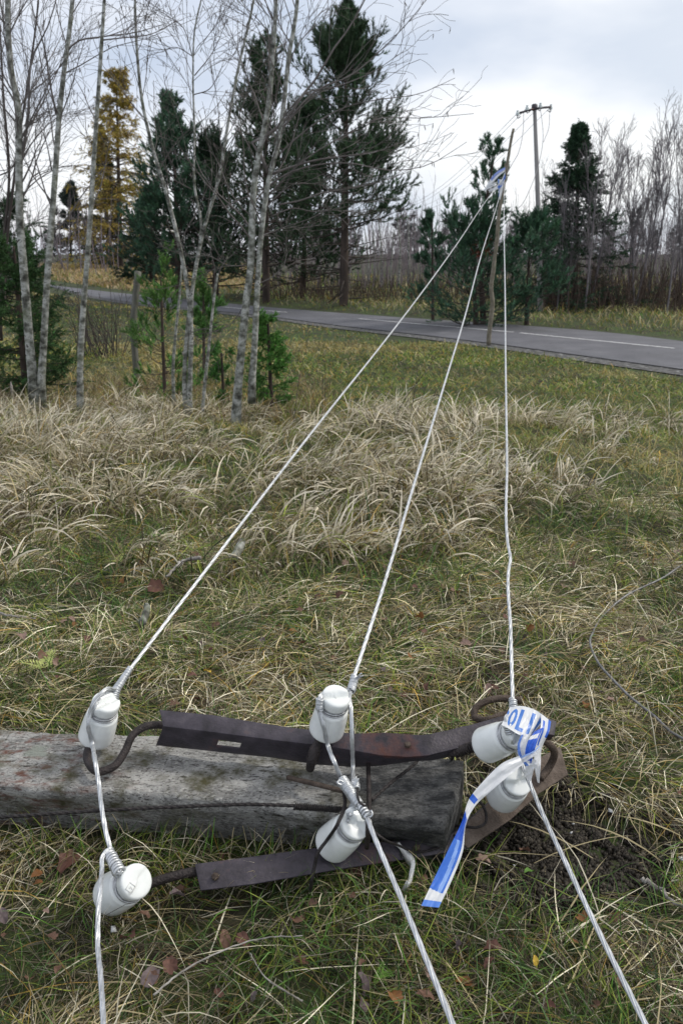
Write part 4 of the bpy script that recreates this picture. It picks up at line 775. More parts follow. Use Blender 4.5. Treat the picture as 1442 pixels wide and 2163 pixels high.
FS = [(153, 1845, .030, 'redbrown', 'lobed', 'red brown lobed leaf pair left of the lower left insulator'), (440, 1436, .020, 'yellow', 'oval', 'bright yellow leaf in the grass between left cable and upper crossarm'), (332, 1258, .040, 'redbrown', 'lobed', 'large ragged red brown leaf below the left cable near the twig'),
      (142, 1330, .018, 'pinkish', 'oval', 'small pale pink oval leaf in the matted grass at far left'), (172, 1343, .014, 'orange', 'oval', 'small orange leaf just right of the pale pink leaf'), (752, 1862, .024, 'redbrown', 'oval', 'dull red leaf lying under the lower crossarm'),
      (1036, 2026, .020, 'redbrown', 'lobed', 'reddish ragged leaf between the middle and right cable ends'), (762, 2138, .026, 'purple', 'oval', 'large grey purple oval leaf at the bottom edge of the picture'), (830, 2128, .018, 'orange', 'lobed', 'orange brown curled leaf near the bottom of the middle cable'),
      (1112, 1862, .016, 'green', 'oval', 'fresh green leaf on the bare soil'), (620, 1350, .018, 'orange', 'oval', 'orange leaf in straw above the upper crossarm'), (325, 2085, .028, 'purple', 'oval', 'grey brown oval leaf in the lower left grass'), (365, 2062, .018, 'redbrown', 'lobed', 'crumpled red brown leaf touching the grey brown oval leaf'),
      (905, 2076, .018, 'pinkish', 'oval', 'pale pinkish leaf beside the lower middle cable'), (1124, 2053, .011, 'yellow', 'oval', 'little yellow orange leaf on the dark grass under the right cable'), (262, 1930, .022, 'purple', 'oval', 'dark purple curled leaf beneath the lower left insulator'),
      (88, 1888, .014, 'orange', 'oval', 'yellow brown leaf under the left end of the grass below the post'), (1275, 1370, .014, 'orange', 'oval', 'orange leaf inside the bend of the loose grey wire'), (876, 1256, .016, 'redbrown', 'oval', 'red brown leaf right of the middle cable'), (1430, 1700, .016, 'redbrown', 'oval', 'brown leaf at the right edge level with the bare soil')]
for x_, y_, s_, cn, kd, lb in FS: place_leaf(x_, y_, s_*.85, cn, kd, lb)
random.seed(5)
for k in range(150):
    x_ = random.uniform(5, 1435); y_ = random.choice([random.uniform(1180, 1480), random.uniform(1180, 1520), random.uniform(1780, 2150)])
    p = gp(x_, y_)
    if post_mask(np.array([p.x]), np.array([p.y]))[0]: continue
    cn = random.choice(['brown', 'redbrown', 'brown', 'purple', 'pinkish', 'orange', 'brown', 'redbrown'])
    place_leaf(x_, y_, random.uniform(.008, .019), cn, random.choice(['oval', 'lobed']), 'small dry brown or reddish fallen leaf caught in the matted grass', 'small dry leaves scattered in the grass', lift=random.uniform(.02, .06), tilt=.5)
# broken porcelain
bm = MB(); an = np.linspace(-.9, 1.25, 16); out = []
for k, r in enumerate((.046, .050, .054)): out.append(np.stack([r*np.cos(an)*(1+.02*np.sin(an*9)), r*np.sin(an), -.004-.012*k+.0*an+.006*np.sin(an*5+k)], 1))
V = np.stack(out, 1); i = np.arange(15)[:, None]*3; j = np.arange(2)[None]
o = mesh_np('porcelain_shard', V, np.stack([i+j, i+3+j, i+4+j, i+1+j], -1).reshape(-1, 4), M['porcelain2'], smooth=True); s = o.modifiers.new('s', 'SOLIDIFY'); s.thickness = .009
o.location = gp(828, 1880)+Vector((0, -.01, .085)); o.rotation_euler = (.5, .35, .2); tag(o, 'curved broken piece of white insulator in grass beside the middle cable', 'porcelain')
def chip(px, py, s, lab):
    p = gp(px, py); V = np.array([[1, 0, 0], [.2, .7, .1], [-.9, .3, .3], [-.5, -.6, 0], [.4, -.4, .5], [.1, .1, -.4]])*s; f = np.array([[0, 1, 4], [1, 2, 4], [2, 3, 4], [3, 0, 4], [1, 0, 5], [2, 1, 5], [3, 2, 5], [0, 3, 5]])
    o = mesh_np('porcelain_chip', V, f, M['porcelain2']); o.location = p+Vector((0, 0, .025)); o.rotation_euler = (random.random(), random.random(), random.random()*6); tag(o, lab, 'porcelain')
for a in [(242, 1983, .012, 'white porcelain chip on the grass below the lower left insulator'), (1287, 1730, .010, 'largest white chip on the bare soil right of the right cable'), (1436, 1833, .015, 'white porcelain chip at the far right edge of the picture'), (1208, 1757, .006, 'upper of the two tiny white chips beside the right cable'), (1204, 1776, .006, 'lower of the two tiny white chips beside the right cable'), (750, 2045, .004, 'tiny white chip in the grass left of the middle cable'), (1083, 1845, .005, 'tiny pale chip left of the green leaf on the soil')]: chip(*a)

# ------------------------------------------------------------------ logs, twigs, snags
def log(px0, px1, r, lab, mat='birch', z=.05, name='birch_log', cat='log'):
    a = gp(*px0); b = gp(*px1); P = resamp([a+Vector((0, 0, z)), (a+b)/2+Vector((.01, .01, z+.02)), b+Vector((0, 0, z+.01))], 16); R_ = np.linspace(r, r*.8, 16)*(1+.2*(fbm(np.arange(16), np.zeros(16), 3.)-.5)); V, Fs = sweep(P, R_, 12); tag(mesh_np(name, V, Fs, M[mat], smooth=True), lab, cat)
log((494, 1212), (512, 1176), .024, 'short white birch log half buried in grass beside the left cable', z=.07)
log((303, 1340), (312, 1308), .015, 'small peeling birch piece near the left cable', z=.05)
def stickp(pts, r, lab, mat='deadwood', z=.04, name='twig', cat='twig'):
    P = []
    for (x, y) in pts: p = gp(x, y); P.append(p+Vector((0, 0, z)))
    P = resamp(P, 30); P[:, :3] += rng.normal(0, r*.25, (30, 3)); V, Fs = sweep(P, np.linspace(r, r*.5, 30), 7); tag(mesh_np(name, V, Fs, M[mat], smooth=True), lab, cat)
stickp([(425, 1212), (395, 1218), (375, 1232), (358, 1254)], .010, 'crooked grey twig lying left of the left cable', z=.08)
stickp([(0, 1322), (20, 1330), (50, 1334), (80, 1338)], .005, 'straight pale twig poking in from the left edge', z=.06)
stickp([(1350, 1885), (1380, 1900), (1410, 1930), (1445, 1950)], .006, 'lichen covered twig at the lower right edge')
stickp([(330, 2160), (390, 2110), (440, 2080), (540, 2040), (640, 2032)], .0022, 'long pale dry stem crossing the grass at the bottom centre', z=.07, name='dry_stalk', cat='stalk')
stickp([(640, 2165), (560, 2110), (530, 2060)], .0018, 'thin dry stem bent beside the long pale stem', z=.06, name='dry_stalk', cat='stalk')
def snag(px, py, h, r, lab, lean=.0):
    p = gp(px, py); P = resamp([p-Vector((0, 0, .1)), p+Vector((lean*.5, 0, h*.5)), p+Vector((lean, 0, h))], 10); V, Fs = sweep(P, np.r_[np.linspace(r, r*.75, 9), r*.15], 9); tag(mesh_np('snag', V, Fs, M['deadwood'], smooth=True), lab, 'stump')
snag(32, 872, .42, .022, 'thin broken grey snag at the left edge'); snag(318, 872, .22, .035, 'splintered pale stump in front of the birches', -.10)
# grey post
p = gp(290, 800); P = resamp([p-Vector((0, 0, .3)), p+Vector((0, 0, .9)), PY(292, 573, p.y)], 14, False); V, Fs = sweep(P, .058, 4); tag(mesh_np('boundary_post', V, Fs, M['post'], smooth=False), 'grey mossy square topped post standing behind the bare shrub', 'post')

# ------------------------------------------------------------------ trees
def px_line(pts, Y):
    out = []
    for q in pts: out.append(PY(q[0], q[1], Y+(q[2] if len(q) > 2 else 0)))
    return out
def child_tubes(name, sets, mat, parent, n=3):
    mb = MB()
    for P, R_, nn in sets: V, Fq = tubes(P, R_, nn); mb.add(V, Fq)
    return mb.build(name, mat, parent, smooth=True)
def catkins(P, frac, L=.05, r=.0055):
    m = rng.random(len(P)) < frac; e = P[m, -1]; k = len(e); off = rng.normal(0, .02, (k, 3)); K = 4
    d = nrm(np.array([0, 0, -1.])+rng.normal(0, .25, (k, 3))); pts = np.stack([e+off*0+d*L*s*rng.uniform(.7, 1.2, (k, 1)) for s in np.linspace(0, 1, K)], 1)
    return pts, np.tile(np.array([.3, 1, .9, .2])*r, (k, 1))
def birch(stems, base, Y, label, limbs=(), dens=1., group=None, tw=1.0, top_tw=True, name='birch_tree', cat='birch', mat='birch', cat_f=.25, Lt=.9):
    t = empty(name, gp(*base), label, cat, group)
    allP = []
    for pts, w0, w1 in stems:
        k_ = pxm(PY(*pts[0][:2], Y)); K = 40; P = resamp(px_line(pts, Y), K); P[0, 2] -= .15
        R_ = np.linspace(w0, w1*.8, K)*k_/2*.8; R_[:4] *= np.array([1.35, 1.2, 1.1, 1.04]); 
        V, Fs = sweep(P, R_*(1+.12*(fbm(np.arange(K), np.full(K, w0), 3.)-.5)), 10); mesh_np('trunk', V, Fs, M[mat], t, smooth=True); allP.append((P, R_))
    L1 = []; LR = []
    for pts, w0 in limbs:
        k_ = pxm(PY(*pts[0][:2], Y)); P = resamp(px_line(pts, Y), 14); R_ = np.linspace(w0*.8, max(.9, w0*.2), 14)*k_/2; L1.append(P); LR.append(R_)
    sets = []
    if L1: 
        L1 = np.array(L1); LR = np.array(LR)
        for P, R_ in zip(L1, LR): V, Fs = sweep(P, R_, 7); mesh_np('limb', V, Fs, M['twig'], t, smooth=True)
        a, b = grow(L1, LR, int(7*dens), .15, 1., .55, .95*Lt, .4, .03, .16, 6, .15); sets.append((a, np.maximum(b, .0026), 3))
        a2, b2 = grow(a, b, 3, .2, 1., .6, .5*Lt, .7, -.02, .2, 5); sets.append((a2, np.maximum(b2, .0018), 3))
        c_, d_ = catkins(a2, cat_f); sets.append((c_, d_, 3))
    if top_tw:
        for P, R_ in allP:
            z0 = 16; P1 = P[None, z0:]; R1 = R_[None, z0:]
            a, b = grow(P1, R1, int(11*dens*tw), .0, 1., .75, 1.3*Lt, .28, .05, .12, 7, .25, .3); sets.append((a, np.maximum(b, .003), 4))
            a2, b2 = grow(a, b, 5, .15, 1., .6, .6*Lt, .6, -.02, .18, 5, .05); sets.append((a2, np.maximum(b2, .0020), 3))
            a3, b3 = grow(a2, b2, 2, .3, 1., .5, .32*Lt, .7, -.08, .2, 4, -.1); sets.append((a3, np.maximum(b3, .0016), 3))
            c_, d_ = catkins(a3, cat_f); sets.append((c_, d_, 3))
    if sets: child_tubes('twigs', sets, M['twig'], t)
    return t
birch([([(74, 838), (66, 760), (58, 660), (50, 560), (43, 470), (41, 380), (41, 300), (38, 220), (24, 150), (19, 90), (18, -60)], 25, 15)], (74, 838), 8.9, 'thick mossy birch trunk at far left bending near its top', [([(41, 360), (60, 250), (70, 120), (100, 60), (130, -40)], 8), ([(42, 240), (20, 100), (0, 0)], 7), ([(40, 330), (20, 360), (-30, 380)], 5)], 1.3)
birch([([(86, 832), (92, 740), (100, 600), (112, 440), (120, 330), (126, 240), (136, 150), (148, 60), (158, -50)], 20, 11)], (86, 832), 8.9, 'straight grey birch just right of the thick mossy trunk', [([(120, 243), (107, 180), (92, 90), (70, 20), (55, -40)], 6), ([(142, 108), (160, 90), (215, 78), (290, 68), (350, 50)], 5), ([(110, 360), (98, 300), (78, 250)], 4)], 1.1)
birch([([(170, 862), (170, 780), (176, 660), (184, 560), (192, 450), (198, 350), (206, 230), (214, 110), (224, -50)], 17, 9)], (170, 862), 8.8, 'slim pale birch standing alone between left pair and grey post', [([(216, 85), (260, 80), (320, 72), (380, 40)], 4), ([(206, 320), (186, 290), (180, 240)], 3)], .45, tw=.6)
birch([([(400, 868), (402, 780), (404, 700), (398, 620), (388, 560), (368, 470), (345, 385), (322, 310), (300, 210), (290, 110), (284, -60)], 14, 6), ([(392, 868), (390, 800), (396, 700), (408, 600), (432, 480), (462, 380), (482, 260), (500, 160), (530, 30), (545, -50)], 12, 6), ([(403, 640), (415, 560), (425, 470), (412, 400), (411, 280), (408, 160), (412, 60), (430, -20)], 8, 4)],
      (400, 868), 9.3, 'cluster of thin birch stems forking upward left of centre', [([(410, 130), (380, 50), (340, 30)], 3), ([(411, 160), (450, 110), (480, 40)], 3), ([(470, 440), (500, 425), (560, 400)], 4), ([(405, 400), (370, 380), (340, 340)], 3), ([(410, 200), (440, 190), (470, 140)], 3), ([(409, 120), (370, 100), (340, 110)], 2.5)], 1.1)
birch([([(368, 852), (366, 780), (372, 700), (380, 620), (384, 560)], 10, 6)], (368, 852), 9.6, 'short thin grey stem at the left foot of the birch cluster', [], .3, top_tw=False)
birch([([(428, 866), (434, 800), (443, 720), (450, 650), (460, 578)], 10, 7)], (428, 866), 9.3, 'snapped birch stem with a blunt broken top', [([(458, 590), (470, 560), (500, 530)], 3), ([(450, 640), (440, 600), (420, 590)], 2)], .4, top_tw=False)
birch([([(498, 892), (502, 830), (510, 740), (520, 640), (530, 560), (532, 480), (536, 400), (548, 320), (566, 230), (576, 120), (586, -60)], 23, 10), ([(531, 822), (537, 740), (542, 640), (548, 540), (557, 450), (570, 370), (586, 310), (598, 230), (610, 120), (625, 30), (632, -60)], 17, 10)],
      (498, 892), 8.4, 'tall twin stemmed birch with long branches sweeping right',
      [([(566, 366), (556, 340), (546, 318), (532, 304), (560, 288), (596, 262), (640, 200), (672, 160), (700, 110), (740, 55), (790, -40)], 10), ([(580, 300), (620, 240), (670, 190), (740, 160), (800, 110), (850, 60), (900, 0)], 6), ([(572, 368), (610, 355), (660, 340), (728, 330), (790, 322), (850, 300)], 7),
       ([(560, 400), (600, 370), (660, 350), (740, 345), (820, 360), (900, 350), (985, 300)], 5), ([(560, 440), (590, 410), (618, 390), (645, 388)], 5), ([(590, 432), (630, 425), (680, 408), (730, 400), (800, 385), (870, 360)], 5), ([(572, 458), (620, 440), (660, 447), (700, 444), (745, 447)], 4),
       ([(598, 250), (640, 200), (720, 180), (790, 150), (850, 110)], 5), ([(604, 180), (620, 110), (660, 60), (700, 30)], 4), ([(612, 90), (590, 50), (580, 0)], 4), ([(560, 420), (640, 340), (720, 290), (800, 250), (880, 250), (1000, 240)], 4.5), ([(548, 500), (600, 480), (660, 460), (700, 440)], 3), ([(530, 560), (480, 560), (440, 540), (400, 545)], 3), ([(545, 600), (575, 585), (600, 560), (605, 500)], 3),
       ([(575, 340), (640, 280), (720, 230), (800, 210), (880, 200), (960, 165)], 4.5), ([(520, 640), (480, 690), (450, 700)], 2.5), ([(585, 130), (560, 60), (500, 0)], 4)], 1.25, tw=.8, Lt=.85)
# darker trees at the left edge, behind the birches
birch([([(8, 640), (14, 520), (28, 400), (40, 300), (62, 160), (80, 20), (85, -50)], 9, 5), ([(0, 700), (10, 500), (20, 380), (8, 200), (0, 60), (-10, -50)], 9, 5)], (8, 700), 13.5, 'dark bare alder with dense twigs behind the left birches', [([(30, 380), (70, 300), (120, 250), (180, 230)], 4), ([(20, 450), (80, 380), (150, 350), (220, 370)], 4), ([(60, 200), (120, 150), (180, 60)], 4), ([(40, 300), (90, 220), (140, 100), (160, 20)], 4), ([(10, 560), (60, 480), (110, 450)], 4)], 1.8, name='alder_tree', cat='alder', mat='darktwig', cat_f=.1, Lt=1.3, tw=1.3)
# bare saplings and shrub
def shrub(px, py, n, h, spread, label, name='bare_shrub', cat='shrub', rr=.006, mat='darktwig', sub=3, tilt=.28, r0=.16):
    p = gp(px, py); t = tag(bpy.data.objects.new(name, None), label, cat); COL.objects.link(t); t.location = p
    b = np.array(p)+rng.normal(0, r0, (n, 3))*[1, 1, 0]; b[:, 2] = gz(b[:, 0], b[:, 1])-.05; d = nrm(np.stack([rng.normal(0, tilt, n)+spread, rng.normal(0, tilt, n), np.ones(n)], 1)); K = 7; P = [b]
    ln = h*rng.uniform(.55, 1.1, n)
    for k in range(K-1): P.append(P[-1]+d*(ln/(K-1))[:, None]); d = nrm(d+rng.normal(0, .09, d.shape))
    P = np.stack(P, 1); R_ = np.linspace(1, .35, K)[None]*rr*rng.uniform(.6, 1.3, (n, 1)); a, b_ = grow(P, R_, sub, .2, 1., .45, h*.35, .6, .02, .14, 5, .1)
    V, Fq = tubes(P, R_, 5); mesh_np('stems', V, Fq, M[mat], t, smooth=True); (child_tubes('twigs', [(a, np.maximum(b_, .002), 3)], M[mat], t) if n*sub > 24 else None); return t
shrub(222, 752, 60, 1.55, .04, 'bare brown shrub of many thin stems left of the grey post', r0=.34, tilt=.30, rr=.009)
shrub(120, 790, 10, 1.1, .2, 'small bare bush at the foot of the left birches')
shrub(855, 905, 6, .95, .30, 'bare sapling leaning right in the middle of the grass', 'bare_sapling', 'sapling', .004, sub=3, tilt=.12, r0=.12)
shrub(690, 905, 3, .8, .12, 'thin bare sapling between the left and middle cables', 'bare_sapling', 'sapling', .004, tilt=.15, r0=.08)
shrub(622, 925, 1, 1.0, .05, 'single dark upright stem in grass right of the twin birch', 'bare_sapling', 'sapling', .0045, tilt=.04, r0=.02)
shrub(745, 860, 3, .75, .35, 'faint leaning dark stems left of the middle cable', 'bare_sapling', 'sapling', .004, tilt=.12, r0=.12)
shrub(100, 1075, 1, .42, .0, 'lone dark stalk in the tussocks at far left', 'dry_stalk', 'stalk', .0025, sub=1, tilt=.03, r0=.01)
shrub(1140, 1160, 1, .25, -.1, 'dark dry weed stalk right of the right cable', 'dry_stalk', 'stalk', .002, sub=2, tilt=.1, r0=.02)
shrub(975, 880, 1, .4, .4, 'short dark weed leaning between middle and right cables', 'dry_stalk', 'stalk', .0025, sub=2, tilt=.1, r0=.03)
shrub(800, 1420, 1, .16, 0, 'reddish upright dry stem beside the middle cable binding', 'dry_stalk', 'stalk', .0013, sub=0+1, tilt=.04, r0=.01)
def fern(px, py, s, lab, c=(.42, .46, .16)):
    p = gp(px, py); n = 5; mb = MB()
    for k in range(n):
        az = random.uniform(0, 6.28); d = np.array([cos(az), sin(az), .5]); 
        for q in range(9):
            b = np.array(p)+d*s*q/9+np.array([0, 0, .03-.3*s*(q/9)**2]); 
            for sg in (-1, 1):
                sd = np.array([-sin(az)*sg, cos(az)*sg, .1])*s*.35*(1-q/10)+d*s*.12; w_ = d*s*.05
                mb.add([b-w_*.4, b+sd*.5+w_, b+sd, b+sd*.5-w_*.8], np.array([[0, 1, 2, 3]]), np.array(c)*random.uniform(.7, 1.2))
    tag(mb.build('meadow_herb', M['leaf']), lab, 'herb')
fern(95, 1425, .085, 'pale yellow feathery herb left of the upper left insulator'); fern(250, 1200, .07, 'pale yellow feathery sprig at the foot of the left tussocks'); fern(275, 1300, .05, 'small yellow green sprig above the left cable binding', (.25, .33, .08)); fern(800, 2085, .03, 'little bright green sprig near the bottom of the middle cable', (.15, .3, .05)); fern(270, 1745+150, .03, 'tiny green weed right of the lower left insulator', (.1, .2, .05))

# ------------------------------------------------------------------ conifers
def conifer(base, Y, top, halfw, label, kind='pine', c0=.15, nb=60, seed=1, name='pine_tree', cat='pine', col=(.030, .060, .034), tr=.14, dens=1., lean=0., group=None, prof=None, bare=0, nl=None, trunkpx=None, tl=1.):
    global rng; rng = np.random.default_rng(seed)
    b = PY(base[0], base[1], Y); b.z = min(b.z, float(gz(b.x, b.y))+.0) if abs(b.z-float(gz(b.x, b.y))) < 1.5 else b.z
    tp_ = PY(top[0], top[1], Y); H = tp_.z-b.z; hw = halfw*pxm(tp_); t = empty(name, b, label, cat, group)
    K = 30; P = resamp([b-Vector((0, 0, .2)), b.lerp(tp_, .5)+Vector((lean, 0, 0)), tp_], K); R_ = tr*(1-np.linspace(0, 1, K))**.8+.012
    V, Fs = sweep(P, R_, 9); mesh_np('trunk', V, Fs, M['pinebark'], t, smooth=True)
    h = c0+(1-c0)*np.sort(rng.random(nb))**.85*.98; h = np.round(h*20)/20+rng.normal(0, .018, nb) if kind == 'pine' else h
    h = np.clip(h, c0, .985); hh = (h-c0)/(1-c0)
    L = hw*(prof(hh) if prof else ((1-hh)**.7 if kind == 'pine' else (1-hh)**.95))*rng.uniform(.65, 1.15, nb)+.07
    az = rng.uniform(0, 2*pi, nb)
    el = {'pine': -.05+1.0*hh**1.2, 'spruce': -.25+.75*hh, 'larch': -.05+.6*hh}[kind]+rng.normal(0, .12, nb)
    st_ = np.stack([np.interp(h*(K-1), np.arange(K), P[:, q]) for q in range(3)], 1); KB = 8; Q = [st_]; e = el.copy(); a_ = az.copy()
    bend = {'pine': .09, 'spruce': .06, 'larch': -.03}[kind]
    for k in range(KB-1): Q.append(Q[-1]+np.stack([np.cos(e)*np.cos(a_), np.cos(e)*np.sin(a_), np.sin(e)], 1)*(L/(KB-1))[:, None]); e = e+bend+rng.normal(0, .05, nb); a_ = a_+rng.normal(0, .12, nb)
    Q = np.stack(Q, 1); RB = (np.interp(h*(K-1), np.arange(K), R_)*.26)[:, None]*np.linspace(1, .2, KB)[None]
    sets = [(Q, RB, 4)]
    nsub = int({'pine': 9, 'spruce': 12, 'larch': 10}[kind]*dens)
    S, SR = grow(Q, RB, nsub, .22, 1., {'pine': .75, 'spruce': .9, 'larch': .9}[kind], L*{'pine': .42, 'spruce': .42, 'larch': .36}[kind], .5, {'pine': .10, 'spruce': -.02, 'larch': -.10}[kind], .1, 4, {'pine': .22, 'spruce': -.05, 'larch': -.1}[kind], .45, flat=.75 if kind != 'pine' else .45)
    sets.append((S, SR, 3)); 
    if bare: 
        hb = rng.uniform(.05, c0, bare); sb = np.stack([np.interp(hb*(K-1), np.arange(K), P[:, q]) for q in range(3)], 1); ab = rng.uniform(0, 2*pi, bare); db = np.stack([np.cos(ab), np.sin(ab), rng.normal(-.05, .15, bare)], 1)
        PB = np.stack([sb+db*s_*hw*rng.uniform(.3, .8, (bare, 1)) for s_ in np.linspace(0, 1, 5)], 1); sets.append((PB, np.tile(np.linspace(.03, .008, 5), (bare, 1)), 4)); a2, b2 = grow(PB, np.tile(np.linspace(.03, .008, 5), (bare, 1)), 5, .2, 1, .7, .5, .4, 0, .15, 4); sets.append((a2, b2, 3))
    child_tubes('branches', sets, M['limbbark'], t)
    # needle shoots along the side branches
    C = []; D = []
    for k in ([1, 2, 3] if kind == 'pine' else [0, 1, 2, 3]):
        C.append(S[:, k]); D.append(nrm(S[:, min(k+1, 3)]-S[:, min(k+1, 3)-1])+(np.array([0, 0, .35]) if kind == 'pine' else np.array([0, 0, -.12 if kind == 'spruce' else -.5])))
    C.append(Q[:, -1]); D.append(nrm(Q[:, -1]-Q[:, -2])+np.array([0, 0, .3 if kind == 'pine' else 0])); C.append(Q[:, -2]); D.append(nrm(Q[:, -1]-Q[:, -2]))
    C.append(P[-2:]); D.append(np.array([[0, 0, 1.], [0, 0, 1.]]))
    C = np.concatenate(C); D = np.concatenate(D)+rng.normal(0, .22, (len(np.concatenate(C)) if False else sum(len(q) for q in D), 3))
    s_ = depth(b)/F*2.1          # metres per render pixel: needles get no finer than the picture can show
    if kind == 'pine': V, Fq, c = tufts(C, D, 26, max(.075, s_*3.0)*tl, max(.006, s_*.62), .25, .95, max(.14, s_*5)*tl, col, .33)
    elif kind == 'spruce': V, Fq, c = tufts(C, D, 22, max(.035, s_*2.0)*tl, max(.005, s_*.6), .5, 1.2, np.clip(L.mean()*.16, .06, .3), col, .28)
    else: V, Fq, c = tufts(C, D, 14, max(.04, s_*1.7), max(.006, s_*.40), .5, 1.3, .3, col, .38)
    mesh_np('needles', V, Fq, M['leaf'], t, col=c)
    rng = np.random.default_rng(seed+500); return t
PD = (.045, .082, .040); BG = (.058, .122, .072)
conifer((726, 650), 33, (733, 28), 190, 'tallest pine with straight trunk standing beyond the road centre', c0=.30, nb=92, seed=21, tr=.19, col=PD, bare=22, prof=lambda h: (1.0-.35*h-.2*(np.abs(h-.35) < .1)-.45*sst(.72, .95, h))*(.65+.5*np.sin(h*19)**2)*np.where(h > .7, .62, 1), dens=2.0, tl=1.25)
conifer((562, 628), 36, (560, 128), 150, 'dark pine partly hidden behind the twin birch', c0=.12, nb=120, seed=22, tr=.17, col=PD, bare=10, prof=lambda h: (1.1-.75*h))
conifer((640, 640), 40, (650, 250), 135, 'broad dark pine filling the gap left of the tallest pine', c0=.10, nb=105, seed=29, tr=.14, col=(.036, .068, .036), prof=lambda h: (1.1-.8*h))
conifer((375, 600), 38, (366, 235), 135, 'young pine with upright shoots right of the yellow larch', c0=.10, nb=110, seed=23, tr=.14, col=BG, prof=lambda h: (1.05-.8*h))
conifer((455, 612), 40, (452, 330), 150, 'wide dark pine between the young pine and the twin birch', c0=.06, nb=120, seed=24, tr=.15, col=(.034, .065, .036), prof=lambda h: (1.1-.7*h))
conifer((320, 575), 55, (318, 385), 90, 'low dark spruce at the right foot of the larch', 'spruce', c0=.03, nb=70, seed=25, name='spruce_tree', cat='spruce', col=(.03, .06, .035), tr=.2)
conifer((1022, 692), 24.9, (1045, 318), 74, 'slender pine behind the crooked stick with reddish dead needles', c0=.26, nb=44, seed=26, tr=.09, col=BG, prof=lambda h: (1.15-.80*h), dens=.6, lean=-.25, tl=1.1)
conifer((1005, 690), 24.6, (1000, 500), 150, 'broad bushy pine foliage spreading left behind the stick', c0=.10, nb=72, seed=27, name='pine_tree', tr=.08, col=BG, prof=lambda h: (1.1-.55*h)*(.7+.4*np.sin(h*23)**2), dens=1.)
conifer((1112, 680), 25.4, (1118, 500), 92, 'bushy pine in front of the line pole foot', c0=.28, nb=52, seed=28, tr=.07, col=BG, prof=lambda h: (1.1-.55*h))
conifer((915, 655), 26.5, (912, 452), 34, 'thin young pine with open top left of the bushy pine', c0=.2, nb=18, seed=30, tr=.05, col=BG, prof=lambda h: (1.0-.4*h))
conifer((1212, 665), 31.5, (1222, 262), 160, 'tall dark spruce right of the line pole', 'spruce', c0=.05, nb=150, seed=31, name='spruce_tree', cat='spruce', col=(.030, .068, .036), tr=.12, prof=lambda h: (1-h)**1.0*(.75+.35*np.sin(h*31)**2), dens=1.)
conifer((255, 568), 84, (246, 148), 132, 'tall autumn larch turning golden yellow', 'larch', c0=.07, nb=190, seed=32, name='larch_tree', cat='larch', col=(.33, .25, .055), tr=.28, prof=lambda h: (1.0-.80*h)*np.where(h > .65, .8, 1), dens=1.25)
conifer((232, 568), 92, (214, 265), 55, 'dark green spruce standing behind the golden larch', 'spruce', c0=.05, nb=100, seed=33, name='spruce_tree', cat='spruce', col=(.035, .060, .022), tr=.3)
conifer((150, 566), 130, (150, 405), 26, 'small distant round topped pine left of the larch', c0=.3, nb=36, seed=34, tr=.2, col=(.03, .05, .04), prof=lambda h: 1-.5*h)
conifer((40, 712), 11.5, (30, 520), 110, 'dark low spruce behind the left birch trunks', 'spruce', c0=.02, nb=90, seed=35, name='spruce_tree', cat='spruce', col=(.035, .085, .025), tr=.05, prof=lambda h: 1.1-.7*h)
conifer((0, 600), 30, (12, 430), 120, 'dark spruce far behind at the left edge', 'spruce', c0=.02, nb=80, seed=36, name='spruce_tree', cat='spruce', col=(.035, .07, .035), tr=.1, prof=lambda h: 1.1-.7*h)
conifer((345, 800), 11., (340, 585), 70, 'young light green pine between the grey post and the birch cluster', c0=.05, nb=44, seed=37, tr=.018, col=(.10, .21, .05), prof=lambda h: 1.1-.5*h, dens=.55, tl=.7)
conifer((425, 700), 13.5, (430, 590), 45, 'small light green pine behind the snapped birch stem', c0=.05, nb=32, seed=38, tr=.02, col=(.10, .21, .06), prof=lambda h: 1.05-.6*h, dens=.7, tl=.8)
conifer((572, 802), 10.2, (566, 672), 58, 'small bright green spruce sapling right of the twin birch', 'spruce', c0=.04, nb=52, seed=39, name='spruce_tree', cat='spruce', col=(.09, .22, .045), tr=.02, prof=lambda h: 1-.8*h, tl=.7)
conifer((470, 790), 10.4, (468, 745), 34, 'tiny bright green spruce seedling left of the twin birch', 'spruce', c0=.04, nb=16, seed=40, name='spruce_tree', cat='spruce', col=(.06, .17, .035), tr=.012, prof=lambda h: 1-.5*h, tl=.6)
rng = np.random.default_rng(77)
# dead reddish needles in the slender pine
C = np.array([PY(rng.uniform(990, 1035), rng.uniform(505, 540), 24.5+rng.uniform(-.4, .4)) for _ in range(60)]); V, Fq, c = tufts(C, rng.normal(size=(60, 3)), 20, .12, .02, .3, 1., .15, (.20, .06, .03), .3)
slp = [o for o in COL.objects if o.get('label', '').startswith('slender pine')][0]; mesh_np('dead_needles', V, Fq, M['leaf'], slp, col=c)

